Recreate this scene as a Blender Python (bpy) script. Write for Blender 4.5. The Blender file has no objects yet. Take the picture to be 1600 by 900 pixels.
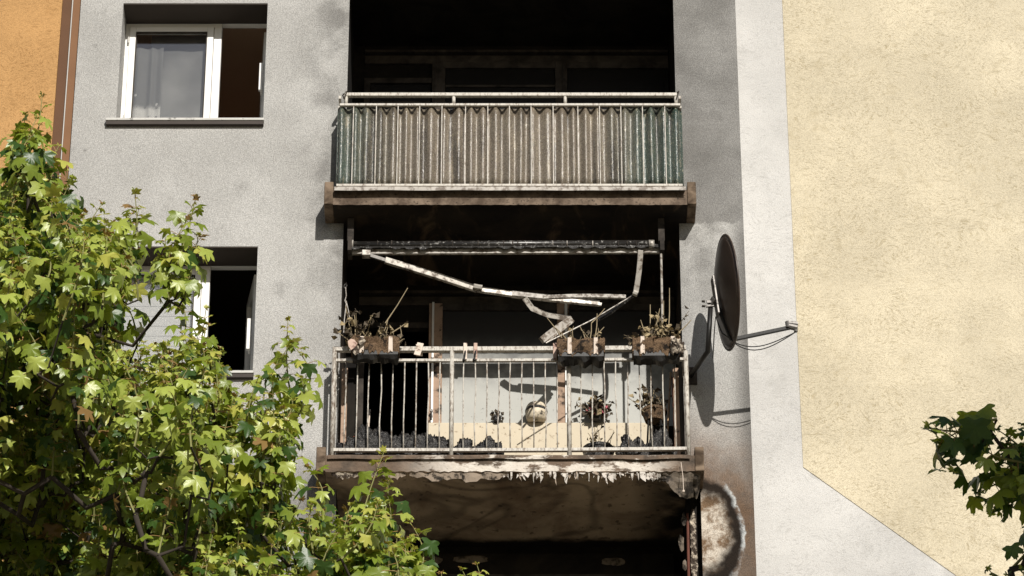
import bpy, bmesh, math, random
from mathutils import Vector, Matrix, noise as mnoise

# ------------------------------------------------------------------ camera, sky, sun
S = bpy.context.scene
COL = S.collection
PITCH = math.radians(32); FPX = 6124.0; DIST = 36.5
CAM = Vector((0, -DIST*math.cos(PITCH), -DIST*math.sin(PITCH)))
cam = bpy.data.cameras.new('camera'); camo = bpy.data.objects.new('camera', cam); COL.objects.link(camo)
cam.sensor_width = 36; cam.lens = 36*FPX/1600; cam.clip_end = 3000
camo.location = CAM; camo.rotation_euler = (math.pi/2 + PITCH, 0, 0)
S.camera = camo
SUN = Vector((-0.28, 1.0, -0.57)).normalized()          # the way the light travels
world = bpy.data.worlds.new('World'); S.world = world; world.use_nodes = True
wn = world.node_tree; bg = wn.nodes['Background']
sky = wn.nodes.new('ShaderNodeTexSky'); sky.sky_type = 'NISHITA'; sky.sun_disc = False
sky.sun_elevation = math.asin(-SUN.z); sky.sun_rotation = math.atan2(-SUN.x, -SUN.y)
wn.links.new(sky.outputs[0], bg.inputs[0]); bg.inputs[1].default_value = 0.05
sl = bpy.data.lights.new('sun', 'SUN'); sl.energy = 5.0; sl.angle = math.radians(0.5); sl.color = (1, .955, .885)
so = bpy.data.objects.new('sun', sl); COL.objects.link(so); so.rotation_euler = SUN.to_track_quat('-Z', 'Y').to_euler()
so.location = (8, -30, 20)
S.view_settings.view_transform = 'Standard'; S.view_settings.look = 'None'
S.view_settings.exposure = 0.0; S.view_settings.gamma = 1.0
S.cycles.max_bounces = 6; S.cycles.transparent_max_bounces = 12

GROUND_Z = -20.9
def W(px, py, Y=0.0):
    """point of the place on the plane y=Y that the photograph shows at (px,py)"""
    u = (px-800)/FPX; v = (450-py)/FPX
    d = Vector((u, math.cos(PITCH)-v*math.sin(PITCH), math.sin(PITCH)+v*math.cos(PITCH)))
    return CAM + d*((Y-CAM.y)/d.y)
def PX(p):
    q = Vector(p)-CAM
    fw = q.y*math.cos(PITCH)+q.z*math.sin(PITCH); up = -q.y*math.sin(PITCH)+q.z*math.cos(PITCH)
    return 800+FPX*q.x/fw, 450-FPX*up/fw, fw

# ------------------------------------------------------------------ materials
class MT:
    def __init__(s, name):
        s.m = bpy.data.materials.new(name); s.m.use_nodes = True
        s.nt = s.m.node_tree; s.nt.nodes.clear()
        s.out = s.nt.nodes.new('ShaderNodeOutputMaterial')
        s._pos = None
    def setin(s, sock, v):
        if isinstance(v, bpy.types.NodeSocket): s.nt.links.new(v, sock)
        elif isinstance(v, (tuple, list)) and sock.type == 'RGBA': sock.default_value = (*v[:3], 1)
        else: sock.default_value = v
    def node(s, t, ins=None, **kw):
        n = s.nt.nodes.new(t)
        for k, v in kw.items(): setattr(n, k, v)
        for k, v in (ins or {}).items(): s.setin(n.inputs[k], v)
        return n
    def pos(s):
        if s._pos is None: s._pos = s.node('ShaderNodeNewGeometry').outputs['Position']
        return s._pos
    def xyz(s):
        n = s.node('ShaderNodeSeparateXYZ', {0: s.pos()}); return n.outputs[0], n.outputs[1], n.outputs[2]
    def math(s, op, a, b=0.0, clamp=False):
        return s.node('ShaderNodeMath', {0: a, 1: b}, operation=op, use_clamp=clamp).outputs[0]
    def mul(s, a, b): return s.math('MULTIPLY', a, b)
    def add(s, a, b): return s.math('ADD', a, b)
    def mx(s, a, b): return s.math('MAXIMUM', a, b)
    def ss(s, v, lo, hi, a=0.0, b=1.0):
        n = s.node('ShaderNodeMapRange', interpolation_type='SMOOTHSTEP')
        for i, q in enumerate((v, lo, hi, a, b)): s.setin(n.inputs[i], q)
        return n.outputs[0]
    def noise(s, scale, detail=4, rough=.55, vec=None, dist=0.0, off=0.0):
        v = vec or s.pos()
        if off: v = s.node('ShaderNodeVectorMath', {0: v, 1: (off, off*1.7, off*.6)}, operation='ADD').outputs[0]
        return s.node('ShaderNodeTexNoise', {'Vector': v, 'Scale': scale, 'Detail': detail, 'Roughness': rough, 'Distortion': dist}).outputs['Fac']
    def scale(s, sx, sy, sz, vec=None):
        return s.node('ShaderNodeVectorMath', {0: vec or s.pos(), 1: (sx, sy, sz)}, operation='MULTIPLY').outputs[0]
    def mix(s, f, a, b, mode='MIX'):
        n = s.node('ShaderNodeMix', data_type='RGBA', blend_type=mode)
        s.setin(n.inputs[0], f); s.setin(n.inputs[6], a); s.setin(n.inputs[7], b); return n.outputs[2]
    def bump(s, h, strength=.5, dist=.01):
        return s.node('ShaderNodeBump', {'Strength': strength, 'Distance': dist, 'Height': h}).outputs[0]
    def done(s, col, rough=.85, bump=None, metal=0.0, spec=.3):
        b = s.node('ShaderNodeBsdfPrincipled')
        s.setin(b.inputs['Base Color'], col); s.setin(b.inputs['Roughness'], rough)
        s.setin(b.inputs['Metallic'], metal); s.setin(b.inputs['Specular IOR Level'], spec)
        if bump is not None: s.setin(b.inputs['Normal'], bump)
        s.nt.links.new(b.outputs[0], s.out.inputs[0]); return s.m

def simple(name, col, rough=.8, var=.25, scale=8, metal=0.0, spec=.3, dirt=0.0, dirtcol=(.02,.016,.012), dscale=14, bump=.2, bscale=60):
    m = MT(name)
    n = m.noise(scale, 5)
    c = m.mix(n, tuple(k*(1-var) for k in col), tuple(min(1, k*(1+var)) for k in col))
    if dirt > 0:
        d = m.ss(m.noise(dscale, 6, .65, off=3.1), .62-dirt*.35, .74-dirt*.25)
        c = m.mix(d, c, dirtcol)
    return m.done(c, rough, m.bump(m.noise(bscale, 3), bump, .004), metal, spec)

def mat_wall():
    m = MT('grey_stucco'); x, y, z = m.xyz()
    n1 = m.noise(1.1, 4); n2 = m.noise(4.5, 5, .6, off=2.2); fine = m.noise(95, 2, .6); fine2 = m.noise(38, 3, .6, off=7)
    c = m.mix(m.ss(n1, .3, .7), (.375, .367, .350), (.465, .457, .438))
    # dark spots left by the smoke
    spots = m.mx(m.mul(m.ss(m.noise(2.3, 5, .6, off=11), .56, .74), .26), m.mul(m.ss(m.noise(9, 4, .6, off=17), .64, .76), .34))
    left = m.mul(m.mul(m.ss(x, -2.25, -1.62), m.ss(z, -.9, .7)), m.ss(m.noise(1.9, 5, .6, off=5), .38, .62, .0, .55))
    lstrip = m.mul(m.mul(m.ss(x, -1.75, -1.58), m.ss(x, -1.3, -1.5)), .22)
    low = m.mul(m.ss(x, -2.3, -1.6), m.ss(z, -1.6, -2.4, 0, .8))
    right_side = m.ss(x, 1.3, 1.5)
    zz = m.add(z, m.mul(m.add(m.noise(9, 5, .65, off=8), -.5), .22))
    top = m.mul(right_side, m.mul(m.ss(zz, .70, .735), m.ss(m.noise(2.2, 4, .5, off=4), .2, .8, .38, .66)))
    edge = m.mul(m.ss(x, 1.98, 2.18), m.ss(z, .9, .5, .25, .62))
    inner = m.mul(m.mul(right_side, m.ss(x, 1.75, 1.56)), .28)
    s = m.mx(m.mx(m.mx(spots, left), m.mx(lstrip, low)), m.mx(m.mx(top, edge), inner))
    c = m.mix(s, c, (.035, .031, .027))
    # scorch mark on the right pillar: pale core, black arc, white line, brown halo
    ce = W(1098, 836); rx = .365; rz = .60
    nx = m.mul(m.add(m.noise(3.5, 5, .6, off=1.3), -.5), .42)
    dx = m.math('DIVIDE', m.add(x, -ce.x), rx); dz = m.math('DIVIDE', m.add(z, -ce.z), rz)
    dx = m.add(dx, nx); dz = m.add(dz, m.mul(m.add(m.noise(3.0, 4, off=9), -.5), .35))
    d = m.math('SQRT', m.add(m.mul(dx, dx), m.mul(dz, dz)))
    halo = m.mul(right_side, m.mul(m.ss(d, 2.5, 1.05), m.ss(n2, .3, .65, .6, 1.0)))
    c = m.mix(m.mul(halo, .8), c, m.mix(m.noise(6, 5, .7, off=6), (.055, .032, .018), (.25, .15, .085)))
    core = m.mix(m.ss(m.noise(4.5, 7, .72, off=14), .40, .58), (.17, .11, .065), (.58, .52, .44))
    c = m.mix(m.mul(right_side, m.mul(m.ss(d, 1.085, 1.04), m.mul(m.ss(dx, .35, .75), m.ss(m.noise(6, 5, .65, off=21), .42, .56, .05, .9)))), c, (.50, .52, .52))
    c = m.mix(m.mul(right_side, m.ss(d, 1.04, .92)), c, m.mix(m.noise(7, 4, off=3), (.008, .007, .006), (.030, .021, .015)))
    c = m.mix(m.mul(right_side, m.ss(m.add(d, m.mul(m.add(m.noise(5, 4, off=31), -.5), .5)), .84, .48)), c, core)
    # brown soot tongue above the mark
    g = m.ss(fine, .30, .70, .66, 1.18); g2 = m.ss(fine2, .3, .7, .90, 1.07)
    c = m.mix(1.0, c, m.node('ShaderNodeCombineXYZ', {0: m.mul(g, g2), 1: m.mul(g, g2), 2: m.mul(g, g2)}).outputs[0], 'MULTIPLY')
    h = m.add(m.mul(fine, .6), m.mul(m.noise(220, 2), .4))
    return m.done(c, .95, m.bump(h, .55, .012), spec=.15)

def mat_scratch(name, col, dark, amt, flow=1.0):
    """coarse scratched render with small dark scores"""
    m = MT(name)
    w = m.node('ShaderNodeVectorMath', {0: m.pos(), 1: m.node('ShaderNodeVectorMath', {0: m.node('ShaderNodeTexNoise', {'Vector': m.pos(), 'Scale': 2.0, 'Detail': 2.0}).outputs['Color'], 1: (.55, .55, .55)}, operation='MULTIPLY').outputs[0]}, operation='ADD').outputs[0]
    s1 = m.noise(21, 4, .7, vec=m.scale(1, 1, 2.4, w)); s2 = m.noise(58, 3, .65, vec=m.scale(1, 1, 2.0, w), off=3)
    big = m.noise(.8, 4, .6, off=2)
    c = m.mix(m.ss(big, .3, .7), tuple(k*.80 for k in col), col)
    c = m.mix(m.ss(m.noise(1.6, 4, .6, vec=m.scale(.22, 1, 1), off=9), .42, .66, 0, .30), c, tuple(k*.72 for k in col))
    c = m.mix(m.ss(m.noise(5, 4, .6, off=19), .56, .72, 0, .25), c, dark)
    sc = m.mx(m.mul(m.ss(s1, .53, .68), amt), m.mul(m.ss(s2, .53, .68), amt*.75))
    sc = m.mul(sc, m.ss(m.noise(2.4, 3, off=6), .3, .62, .45, 1))
    c = m.mix(sc, c, dark)
    f = m.noise(110, 2, .6)
    g = m.ss(f, .3, .7, .82, 1.08)
    c = m.mix(1.0, c, m.node('ShaderNodeCombineXYZ', {0: g, 1: g, 2: g}).outputs[0], 'MULTIPLY')
    h = m.add(m.mul(sc, -1.0), m.mul(f, .4))
    return m.done(c, .95, m.bump(h, .5, .012), spec=.15)

def mat_soot(name, a, b, scale=2.5, streak=None, rough=.9, spec=.2):
    m = MT(name)
    n = m.ss(m.noise(scale, 6, .62, dist=.6), .3, .72)
    c = m.mix(n, a, b)
    if streak is not None:
        k = m.ss(m.noise(scale*1.7, 5, .6, vec=m.scale(1, .35, 1), off=5, dist=1.2), .55, .72)
        c = m.mix(k, c, streak)
    return m.done(c, rough, m.bump(m.noise(30, 4), .4, .01), spec=spec)

def mat_fascia():
    m = MT('scorched_fascia'); x, y, z = m.xyz()
    n = m.ss(m.add(m.noise(5, 6, .7, vec=m.scale(1, 1, 2.2)), m.ss(z, -1.99, -2.10, -.06, .07)), .44, .54)
    burn = m.mix(m.noise(18, 4), (.02, .016, .012), (.16, .12, .09))
    pale = m.mix(m.noise(25, 4, off=3), (.50, .44, .37), (.72, .67, .60))
    mid = m.ss(x, -1.1, -.4)
    n = m.mul(n, m.mul(mid, m.ss(x, 1.6, 1.1)))
    br = m.mix(m.noise(9, 5), (.07, .045, .03), (.22, .16, .115))
    c = m.mix(n, m.mix(m.ss(m.noise(7, 5, off=9), .35, .6), burn, br), pale)
    return m.done(c, .9, m.bump(m.noise(35, 4), .6, .015))

def mat_fascia_top():
    m = MT('brown_fascia')
    c = m.mix(m.ss(m.noise(6, 6, .65), .35, .65), (.075, .052, .036), (.20, .15, .11))
    c = m.mix(m.ss(m.noise(40, 4, off=4), .56, .7), c, (.03, .022, .016))
    return m.done(c, .9, m.bump(m.noise(45, 4), .5, .01))

def mat_ceiling_burnt():
    m = MT('scorched_ceiling'); x, y, z = m.xyz(); n_e = m.noise(4, 4, off=12)
    w = m.noise(1.3, 5, .6, dist=.7)
    c = m.mix(m.ss(w, .30, .60), (.27, .185, .125), (.60, .455, .32))
    arcs = m.ss(m.noise(.9, 3, .5, dist=1.2, off=4), .44, .5); arcs = m.mul(arcs, m.ss(m.noise(.9, 3, .5, dist=1.2, off=4), .57, .5))
    c = m.mix(m.mul(arcs, .45), c, (.015, .011, .008))
    c = m.mix(m.mul(m.ss(m.noise(14, 5, off=8), .58, .70), .6), c, (.02, .014, .01))
    c = m.mix(m.mul(m.ss(x, 1.0, 1.5), m.ss(m.noise(3, 4, off=2), .2, .55)), c, (.010, .008, .007))
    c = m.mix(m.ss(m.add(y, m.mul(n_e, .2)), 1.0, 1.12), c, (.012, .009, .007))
    return m.done(c, .9, m.bump(m.noise(9, 6, .7), .6, .03))

def mat_corrugated():
    m = MT('corrugated_fibreglass'); x, y, z = m.xyz()
    n = m.noise(1.7, 4, .6, vec=m.scale(1.5, 1, .25))
    xx = m.add(m.math('ABSOLUTE', m.add(x, .12)), m.mul(m.add(n, -.5), .9))
    brown = m.mix(m.noise(9, 4, vec=m.scale(1, 1, .3)), (.095, .078, .058), (.23, .19, .145))
    green = m.mix(m.noise(9, 4, vec=m.scale(1, 1, .3), off=3), (.026, .046, .038), (.062, .088, .070))
    c = m.mix(m.ss(xx, .85, 1.6), brown, green)
    st = m.ss(m.noise(26, 4, .6, vec=m.scale(1, 1, .12), off=5), .55, .72)
    c = m.mix(m.mul(st, .40), c, (.50, .43, .31))  # pale streaks: bright highlights on the folds put into the colour
    dk = m.ss(m.noise(8, 4, .6, vec=m.scale(1, 1, .06), off=15), .54, .64)
    c = m.mix(m.mul(dk, .75), c, (.026, .021, .016))
    sp = m.ss(m.noise(75, 3, .6, vec=m.scale(1, 1, .55), off=9), .57, .67)
    c = m.mix(m.mul(sp, .5), c, (.5, .45, .32))  # pale specks: glitter put into the colour
    r = m.ss(m.noise(60, 3, off=4), .3, .7, .16, .42)
    return m.done(c, r, m.bump(m.noise(85, 3, .6), .7, .008), spec=.9)

def mat_rail(name, rust):
    m = MT(name)
    c = m.mix(m.noise(20, 4), (.42, .39, .34), (.62, .59, .53))
    k = m.ss(m.noise(42, 5, .75, vec=m.scale(1, 1, .35), off=3), .64-rust*.20, .84-rust*.16)
    c = m.mix(k, c, m.mix(m.noise(30, 3, off=5), (.045, .032, .023), (.20, .135, .09)))
    return m.done(c, .55, m.bump(m.noise(70, 4), .4, .004), spec=.4)

def mat_shutter():
    m = MT('sooty_shaded_panel'); x, y, z = m.xyz()
    c = m.mix(m.noise(2.2, 5), (.35, .352, .325), (.43, .43, .40))
    c = m.mix(m.ss(m.noise(34, 5, .7, off=2), .63, .70), c, (.03, .028, .025))
    c = m.mix(m.mul(m.ss(z, -.55, -.2), m.ss(m.noise(8, 5, off=4), .2, .7)), c, (.16, .16, .155))
    c = m.mix(m.ss(z, -.34, .2), c, (.028, .026, .024))  # soot plus the awning's shadow put into the colour, darker upwards
    return m.done(c, .5, m.bump(m.noise(50, 3), .15, .003), spec=.3)

def mat_leaf(name, col, trans, spec=.35):
    m = MT(name)
    oi = m.node('ShaderNodeObjectInfo').outputs['Random']
    n = m.noise(3.0, 2)
    v = m.add(m.mul(n, .8), m.mul(oi, .25))
    c = m.mix(v, tuple(k*.65 for k in col), tuple(min(1, k*1.3) for k in col))
    p = m.node('ShaderNodeBsdfPrincipled', {'Base Color': c, 'Roughness': .38, 'Specular IOR Level': spec,
               'Normal': m.bump(m.noise(120, 2), .3, .003)})
    t = m.node('ShaderNodeBsdfTranslucent', {'Color': m.mix(v, tuple(k*.9 for k in trans), trans)})
    mx = m.node('ShaderNodeMixShader', {0: .24, 1: p.outputs[0], 2: t.outputs[0]})
    m.nt.links.new(mx.outputs[0], m.out.inputs[0]); return m.m

def mat_glass(name, tint=(.85, .88, .88), refl=.10):
    m = MT(name)
    t = m.node('ShaderNodeBsdfTransparent', {'Color': tint})
    g = m.node('ShaderNodeBsdfGlossy', {'Color': (1, 1, 1), 'Roughness': .02})
    f = m.node('ShaderNodeFresnel', {'IOR': 1.5}).outputs[0]
    mx = m.node('ShaderNodeMixShader', {0: m.math('ADD', f, refl, True), 1: t.outputs[0], 2: g.outputs[0]})
    m.nt.links.new(mx.outputs[0], m.out.inputs[0]); return m.m

def mat_lace():
    m = MT('lace'); x, y, z = m.xyz()
    band = m.ss(z, 2.36, 2.28)
    v = m.node('ShaderNodeTexVoronoi', {'Vector': m.scale(1, .4, 1), 'Scale': 16.0, 'Randomness': .9}).outputs['Distance']
    n = m.noise(22, 3, .6)
    pat = m.mul(band, m.ss(m.add(v, m.mul(n, 1.1)), .68, .82))
    dots = m.ss(m.node('ShaderNodeTexVoronoi', {'Vector': m.scale(1, .4, .8), 'Scale': 7.0}).outputs['Distance'], .12, .07)
    c = m.mix(m.mx(pat, dots), (.36, .36, .35), (.95, .94, .92))
    d = m.node('ShaderNodeBsdfDiffuse', {'Color': c})
    t = m.node('ShaderNodeBsdfTranslucent', {'Color': c})
    mx = m.node('ShaderNodeMixShader', {0: .3, 1: d.outputs[0], 2: t.outputs[0]})
    m.nt.links.new(mx.outputs[0], m.out.inputs[0]); return m.m

def mat_net():
    m = MT('net'); 
    n = m.noise(1.4, 3, .5)
    c = m.mix(m.ss(n, .3, .7), (.20, .20, .195), (.42, .42, .41))
    return m.done(c, 1, spec=0)

def mat_char():
    m = MT('charred')
    n = m.noise(16, 5, .7)
    c = m.mix(m.ss(n, .4, .75), (.007, .006, .006), (.06, .055, .05))
    c = m.mix(m.ss(m.noise(45, 4, off=3), .60, .70), c, (.22, .20, .18))
    return m.done(c, .35, m.bump(m.noise(40, 5, .7), .8, .02), spec=.5)

def mat_coir():
    m = MT('coir')
    n = m.noise(70, 4, .75, dist=2.5)
    c = m.mix(m.ss(n, .34, .66), (.03, .018, .010), (.34, .22, .13))
    c = m.mix(m.ss(m.noise(10, 5, .65, off=4), .50, .62), c, (.022, .016, .012))
    return m.done(c, .95, m.bump(n, .9, .02))

def mat_ground():
    m = MT('ground_mix')
    n = m.noise(.15, 5, .6)
    c = m.mix(m.ss(n, .45, .55), (.24, .215, .18), (.17, .165, .11))
    c = m.mix(m.mul(m.noise(3, 5), .3), c, (.12, .10, .08))
    return m.done(c, .95)

M = dict(
    wall=mat_wall(),
    yellow=mat_scratch('yellow_render', (.68, .605, .45), (.34, .275, .155), .62),
    white=mat_scratch('pale_grey_render', (.64, .63, .61), (.34, .33, .31), .40),
    orange=mat_scratch('orange_render', (.52, .30, .125), (.24, .115, .035), .55),
    brown=simple('brown_render', (.20, .105, .055), .9, .2, 3, bscale=90, bump=.5),
    brown2=simple('dark_brown_render', (.12, .062, .034), .9, .2, 3, bscale=90, bump=.5),
    fascia=mat_fascia(), fascia_top=mat_fascia_top(),
    soot=mat_soot('black_soot', (.006, .005, .0045), (.022, .018, .014)),
    soot_under=mat_soot('sooty_underside', (.008, .006, .005), (.030, .022, .015), 1.6, (.10, .068, .042)),
    soot_frame=mat_soot('sooty_frame', (.02, .017, .015), (.075, .063, .053), 5),
    ceil=mat_ceiling_burnt(),
    cheek=mat_soot('scorched_cheek', (.05, .034, .022), (.23, .17, .12), 7),
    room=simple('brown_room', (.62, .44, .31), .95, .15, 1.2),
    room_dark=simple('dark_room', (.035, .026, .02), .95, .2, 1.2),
    white_frame=simple('white_frame_paint', (.80, .79, .76), .4, .05, 5, spec=.4),
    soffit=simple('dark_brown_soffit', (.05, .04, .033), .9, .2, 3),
    sill=simple('sill_metal', (.50, .49, .46), .5, .15, 12, dirt=.25),
    sill_shade=simple('sill_shadow_brown', (.05, .04, .034), .7, .2, 8),
    glass=mat_glass('window_glass', (.88, .88, .87), .12), sooty_glass=simple('soot_coated_glass', (.012, .011, .010), .25, .4, 3, spec=.5),
    shutter=mat_shutter(), lace=mat_lace(), net=mat_net(),
    blind=simple('white_blind', (.74, .74, .73), .7, .06, 4),
    wood=simple('scorched_wood_frame', (.36, .25, .18), .8, .3, 9, dirt=.35, dscale=9),
    cream=simple('cream_paint', (.60, .525, .40), .85, .12, 5, dirt=.14, dirtcol=(.22, .15, .09), dscale=18),
    rail=mat_rail('railing_paint', .98), rail_up=mat_rail('upper_railing_paint', .85), rail_rust=mat_rail('rusty_paint', 1.25),
    corr=mat_corrugated(),
    metal=simple('pale_metal', (.40, .37, .33), .5, .3, 14, spec=.4, dirt=.45, dirtcol=(.13, .10, .075), dscale=15),
    alu=simple('scorched_aluminium', (.44, .41, .365), .45, .4, 18, metal=.2, spec=.4, dirt=.5, dirtcol=(.10, .078, .06), dscale=14),
    tube=simple('burnt_tube', (.018, .016, .014), .35, .5, 12, spec=.5, dirt=.2, dirtcol=(.35, .34, .32), dscale=30),
    dish=simple('dark_brown_dish', (.052, .036, .028), .36, .4, 2.5, spec=.5, bump=.05),
    black=simple('black_plastic', (.012, .011, .010), .5, .3, 10, spec=.4),
    grey_metal=simple('grey_bracket_metal', (.16, .15, .14), .45, .3, 10, metal=.4, dirt=.35),
    coir=mat_coir(), char=mat_char(),
    strap=simple('pale_plastic', (.66, .56, .47), .6, .2, 15, dirt=.3, dirtcol=(.14, .08, .05)),
    hook_red=simple('scorched_pink_plastic', (.48, .34, .27), .6, .3, 15, dirt=.35, dirtcol=(.12, .04, .03)),
    twig=simple('dead_twig', (.30, .24, .15), .9, .5, 12),
    deadleaf=simple('withered_leaf', (.33, .26, .15), .8, .8, 25),
    deaddark=simple('scorched_leaf', (.085, .066, .045), .8, .6, 25),
    redleaf=simple('red_brown_leaf', (.28, .075, .045), .8, .5, 18),
    pink=simple('pink_petal', (.62, .16, .20), .7, .3, 18),
    ceramic=simple('cream_ceramic', (.66, .57, .43), .5, .15, 8, dirt=.28, dscale=10),
    peel=simple('peeling_paint', (.52, .48, .43), .8, .25, 12, dirt=.35, dirtcol=(.10, .07, .05), dscale=24),
    peel2=simple('charred_peeling_plaster', (.50, .43, .34), .9, .3, 12, dirt=.75, dirtcol=(.04, .028, .02), dscale=20),
    plaster=simple('hanging_plaster', (.30, .24, .185), .9, .35, 7, dirt=.35),
    plaster_dark=simple('scorched_plaster_sheet', (.16, .13, .10), .8, .5, 6, dirt=.5, dscale=7),
    rust=simple('rusty_red_pipe', (.12, .042, .027), .75, .4, 9, dirt=.3),
    stick=simple('stick_wood', (.42, .27, .16), .8, .3, 9, dirt=.25),
    bark=simple('maple_bark', (.040, .032, .025), .95, .4, 14, bump=.8, bscale=30),
    stem=simple('young_stem', (.20, .20, .07), .7, .3, 10),
    stem_red=simple('petiole', (.33, .20, .08), .7, .3, 10),
    ground=mat_ground(),
    cable=simple('black_cable', (.01, .01, .01), .5, .2, 5),
    line=simple('pale_cable', (.5, .48, .45), .6, .2, 5),
)
LEAF = [mat_leaf('leaf_mid', (.190, .252, .028), (.40, .50, .03), .6),
        mat_leaf('leaf_dark', (.042, .088, .016), (.12, .21, .02), .45),
        mat_leaf('leaf_light', (.36, .42, .080), (.58, .64, .06), .6),
        mat_leaf('leaf_young', (.46, .46, .095), (.68, .66, .08), .45),
        mat_leaf('leaf_bronze', (.27, .165, .06), (.44, .27, .06), .4)]

# ------------------------------------------------------------------ mesh helpers
def link(name, me, parent=None):
    o = bpy.data.objects.new(name, me); COL.objects.link(o)
    if parent: o.parent = parent
    return o
class MB:
    def __init__(s): s.v = []; s.f = []; s.mi = []; s.cur = 0
    def face(s, idx): s.f.append(tuple(idx)); s.mi.append(s.cur)
    def poly(s, pts):
        b = len(s.v); s.v += [tuple(p) for p in pts]; s.face(range(b, b+len(pts))); return s
    def box(s, x0, x1, y0, y1, z0, z1):
        b = len(s.v)
        s.v += [(x0,y0,z0),(x1,y0,z0),(x1,y1,z0),(x0,y1,z0),(x0,y0,z1),(x1,y0,z1),(x1,y1,z1),(x0,y1,z1)]
        for q in ((0,3,2,1),(4,5,6,7),(0,1,5,4),(1,2,6,5),(2,3,7,6),(3,0,4,7)): s.face(b+i for i in q)
        return s
    def tube(s, pts, r, n=8, cap=True, flat=1.0):
        pts = [Vector(p) for p in pts]; k = len(pts)
        rs = r if isinstance(r, (list, tuple)) else [r]*k
        b = len(s.v); ref = None
        for i, p in enumerate(pts):
            t = (pts[min(i+1, k-1)]-pts[max(i-1, 0)])
            if t.length < 1e-9: t = Vector((0, 0, 1))
            t.normalize()
            if ref is None:
                ref = Vector((0, 0, 1)) if abs(t.z) < .85 else Vector((0, 1, 0))
            u = (ref - t*ref.dot(t)).normalized(); ref = u; w = t.cross(u)
            for j in range(n):
                a = 2*math.pi*j/n
                s.v.append(tuple(p + u*math.cos(a)*rs[i] + w*math.sin(a)*rs[i]*flat))
        for i in range(k-1):
            for j in range(n):
                s.face((b+i*n+j, b+i*n+(j+1) % n, b+(i+1)*n+(j+1) % n, b+(i+1)*n+j))
        if cap:
            s.face(b+j for j in reversed(range(n))); s.face(b+(k-1)*n+j for j in range(n))
        return s
    def bar(s, a, c, w, h, up=(0, 0, 1), twist=0.0, seg=1, bend=None):
        """rectangular section bar from a to c"""
        a = Vector(a); c = Vector(c); t = (c-a).normalized(); up = Vector(up)
        u = (up - t*up.dot(t)).normalized(); v = t.cross(u)
        if twist: u, v = u*math.cos(twist)+v*math.sin(twist), v*math.cos(twist)-u*math.sin(twist)
        b = len(s.v)
        for i in range(seg+1):
            p = a.lerp(c, i/seg)
            if bend: p = p + Vector(bend)*math.sin(math.pi*i/seg)
            for q, r in ((-1,-1),(1,-1),(1,1),(-1,1)): s.v.append(tuple(p+u*q*h/2+v*r*w/2))
        for i in range(seg):
            for j in range(4): s.face((b+i*4+j, b+i*4+(j+1) % 4, b+i*4+4+(j+1) % 4, b+i*4+4+j))
        s.face((b+3, b+2, b+1, b)); e = b+seg*4; s.face((e, e+1, e+2, e+3))
        return s
    def lathe(s, c, prof, n=20, jit=0.0):
        c = Vector(c); b = len(s.v); k = len(prof)
        for r, z in prof:
            for j in range(n):
                a = 2*math.pi*j/n; rr = r*(1+random.uniform(-jit, jit))
                s.v.append((c.x+rr*math.cos(a), c.y+rr*math.sin(a), c.z+z))
        for i in range(k-1):
            for j in range(n): s.face((b+i*n+j, b+i*n+(j+1) % n, b+(i+1)*n+(j+1) % n, b+(i+1)*n+j))
        s.face(b+j for j in reversed(range(n))); s.face(b+(k-1)*n+j for j in range(n))
        return s
    def grid(s, nu, nv, fn):
        b = len(s.v)
        for j in range(nv+1):
            for i in range(nu+1): s.v.append(tuple(fn(i/nu, j/nv)))
        for j in range(nv):
            for i in range(nu):
                q = b+j*(nu+1)+i; s.face((q, q+1, q+nu+2, q+nu+1))
        return s
    def mesh(s, name, mats, smooth=False):
        me = bpy.data.meshes.new(name); me.from_pydata(s.v, [], s.f)
        for m_ in (mats if isinstance(mats, list) else [mats]): me.materials.append(m_)
        if any(s.mi): me.polygons.foreach_set('material_index', s.mi)
        if smooth: me.polygons.foreach_set('use_smooth', [True]*len(s.f))
        me.update(); return me
    def build(s, name, mat, parent=None, smooth=False, solid=0.0, bevel=0.0):
        o = link(name, s.mesh(name, mat, smooth), parent)
        if solid:
            md = o.modifiers.new('thickness', 'SOLIDIFY'); md.thickness = solid; md.offset = 0
        if bevel:
            md = o.modifiers.new('bevel', 'BEVEL'); md.width = bevel; md.segments = 2; md.limit_method = 'ANGLE'
        return o
def thing(name, label, cat, loc=(0, 0, 0), group=None):
    o = link(name, None); o.empty_display_size = .1; o.location = loc
    o['label'] = label; o['category'] = cat
    if group: o['group'] = group
    return o
def settle(root):
    """children were modelled in place: keep them there under the moved Empty"""
    for c in root.children:
        c.matrix_parent_inverse = Matrix.Translation(-Vector(root.location))
def tag(o, label, cat, group=None, kind=None):
    o['label'] = label; o['category'] = cat
    if group: o['group'] = group
    if kind: o['kind'] = kind
    return o
def struct(o): o['kind'] = 'structure'; return o
def rects_with_holes(mb, x0, x1, z0, z1, y, holes, flip=False):
    xs = sorted({x0, x1, *[h[0] for h in holes], *[h[1] for h in holes]})
    zs = sorted({z0, z1, *[h[2] for h in holes], *[h[3] for h in holes]})
    for i in range(len(xs)-1):
        for j in range(len(zs)-1):
            cx = (xs[i]+xs[i+1])/2; cz = (zs[j]+zs[j+1])/2
            if any(h[0] < cx < h[1] and h[2] < cz < h[3] for h in holes): continue
            q = [(xs[i], y, zs[j]), (xs[i+1], y, zs[j]), (xs[i+1], y, zs[j+1]), (xs[i], y, zs[j+1])]
            mb.poly(q[::-1] if flip else q)
    return mb
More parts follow.
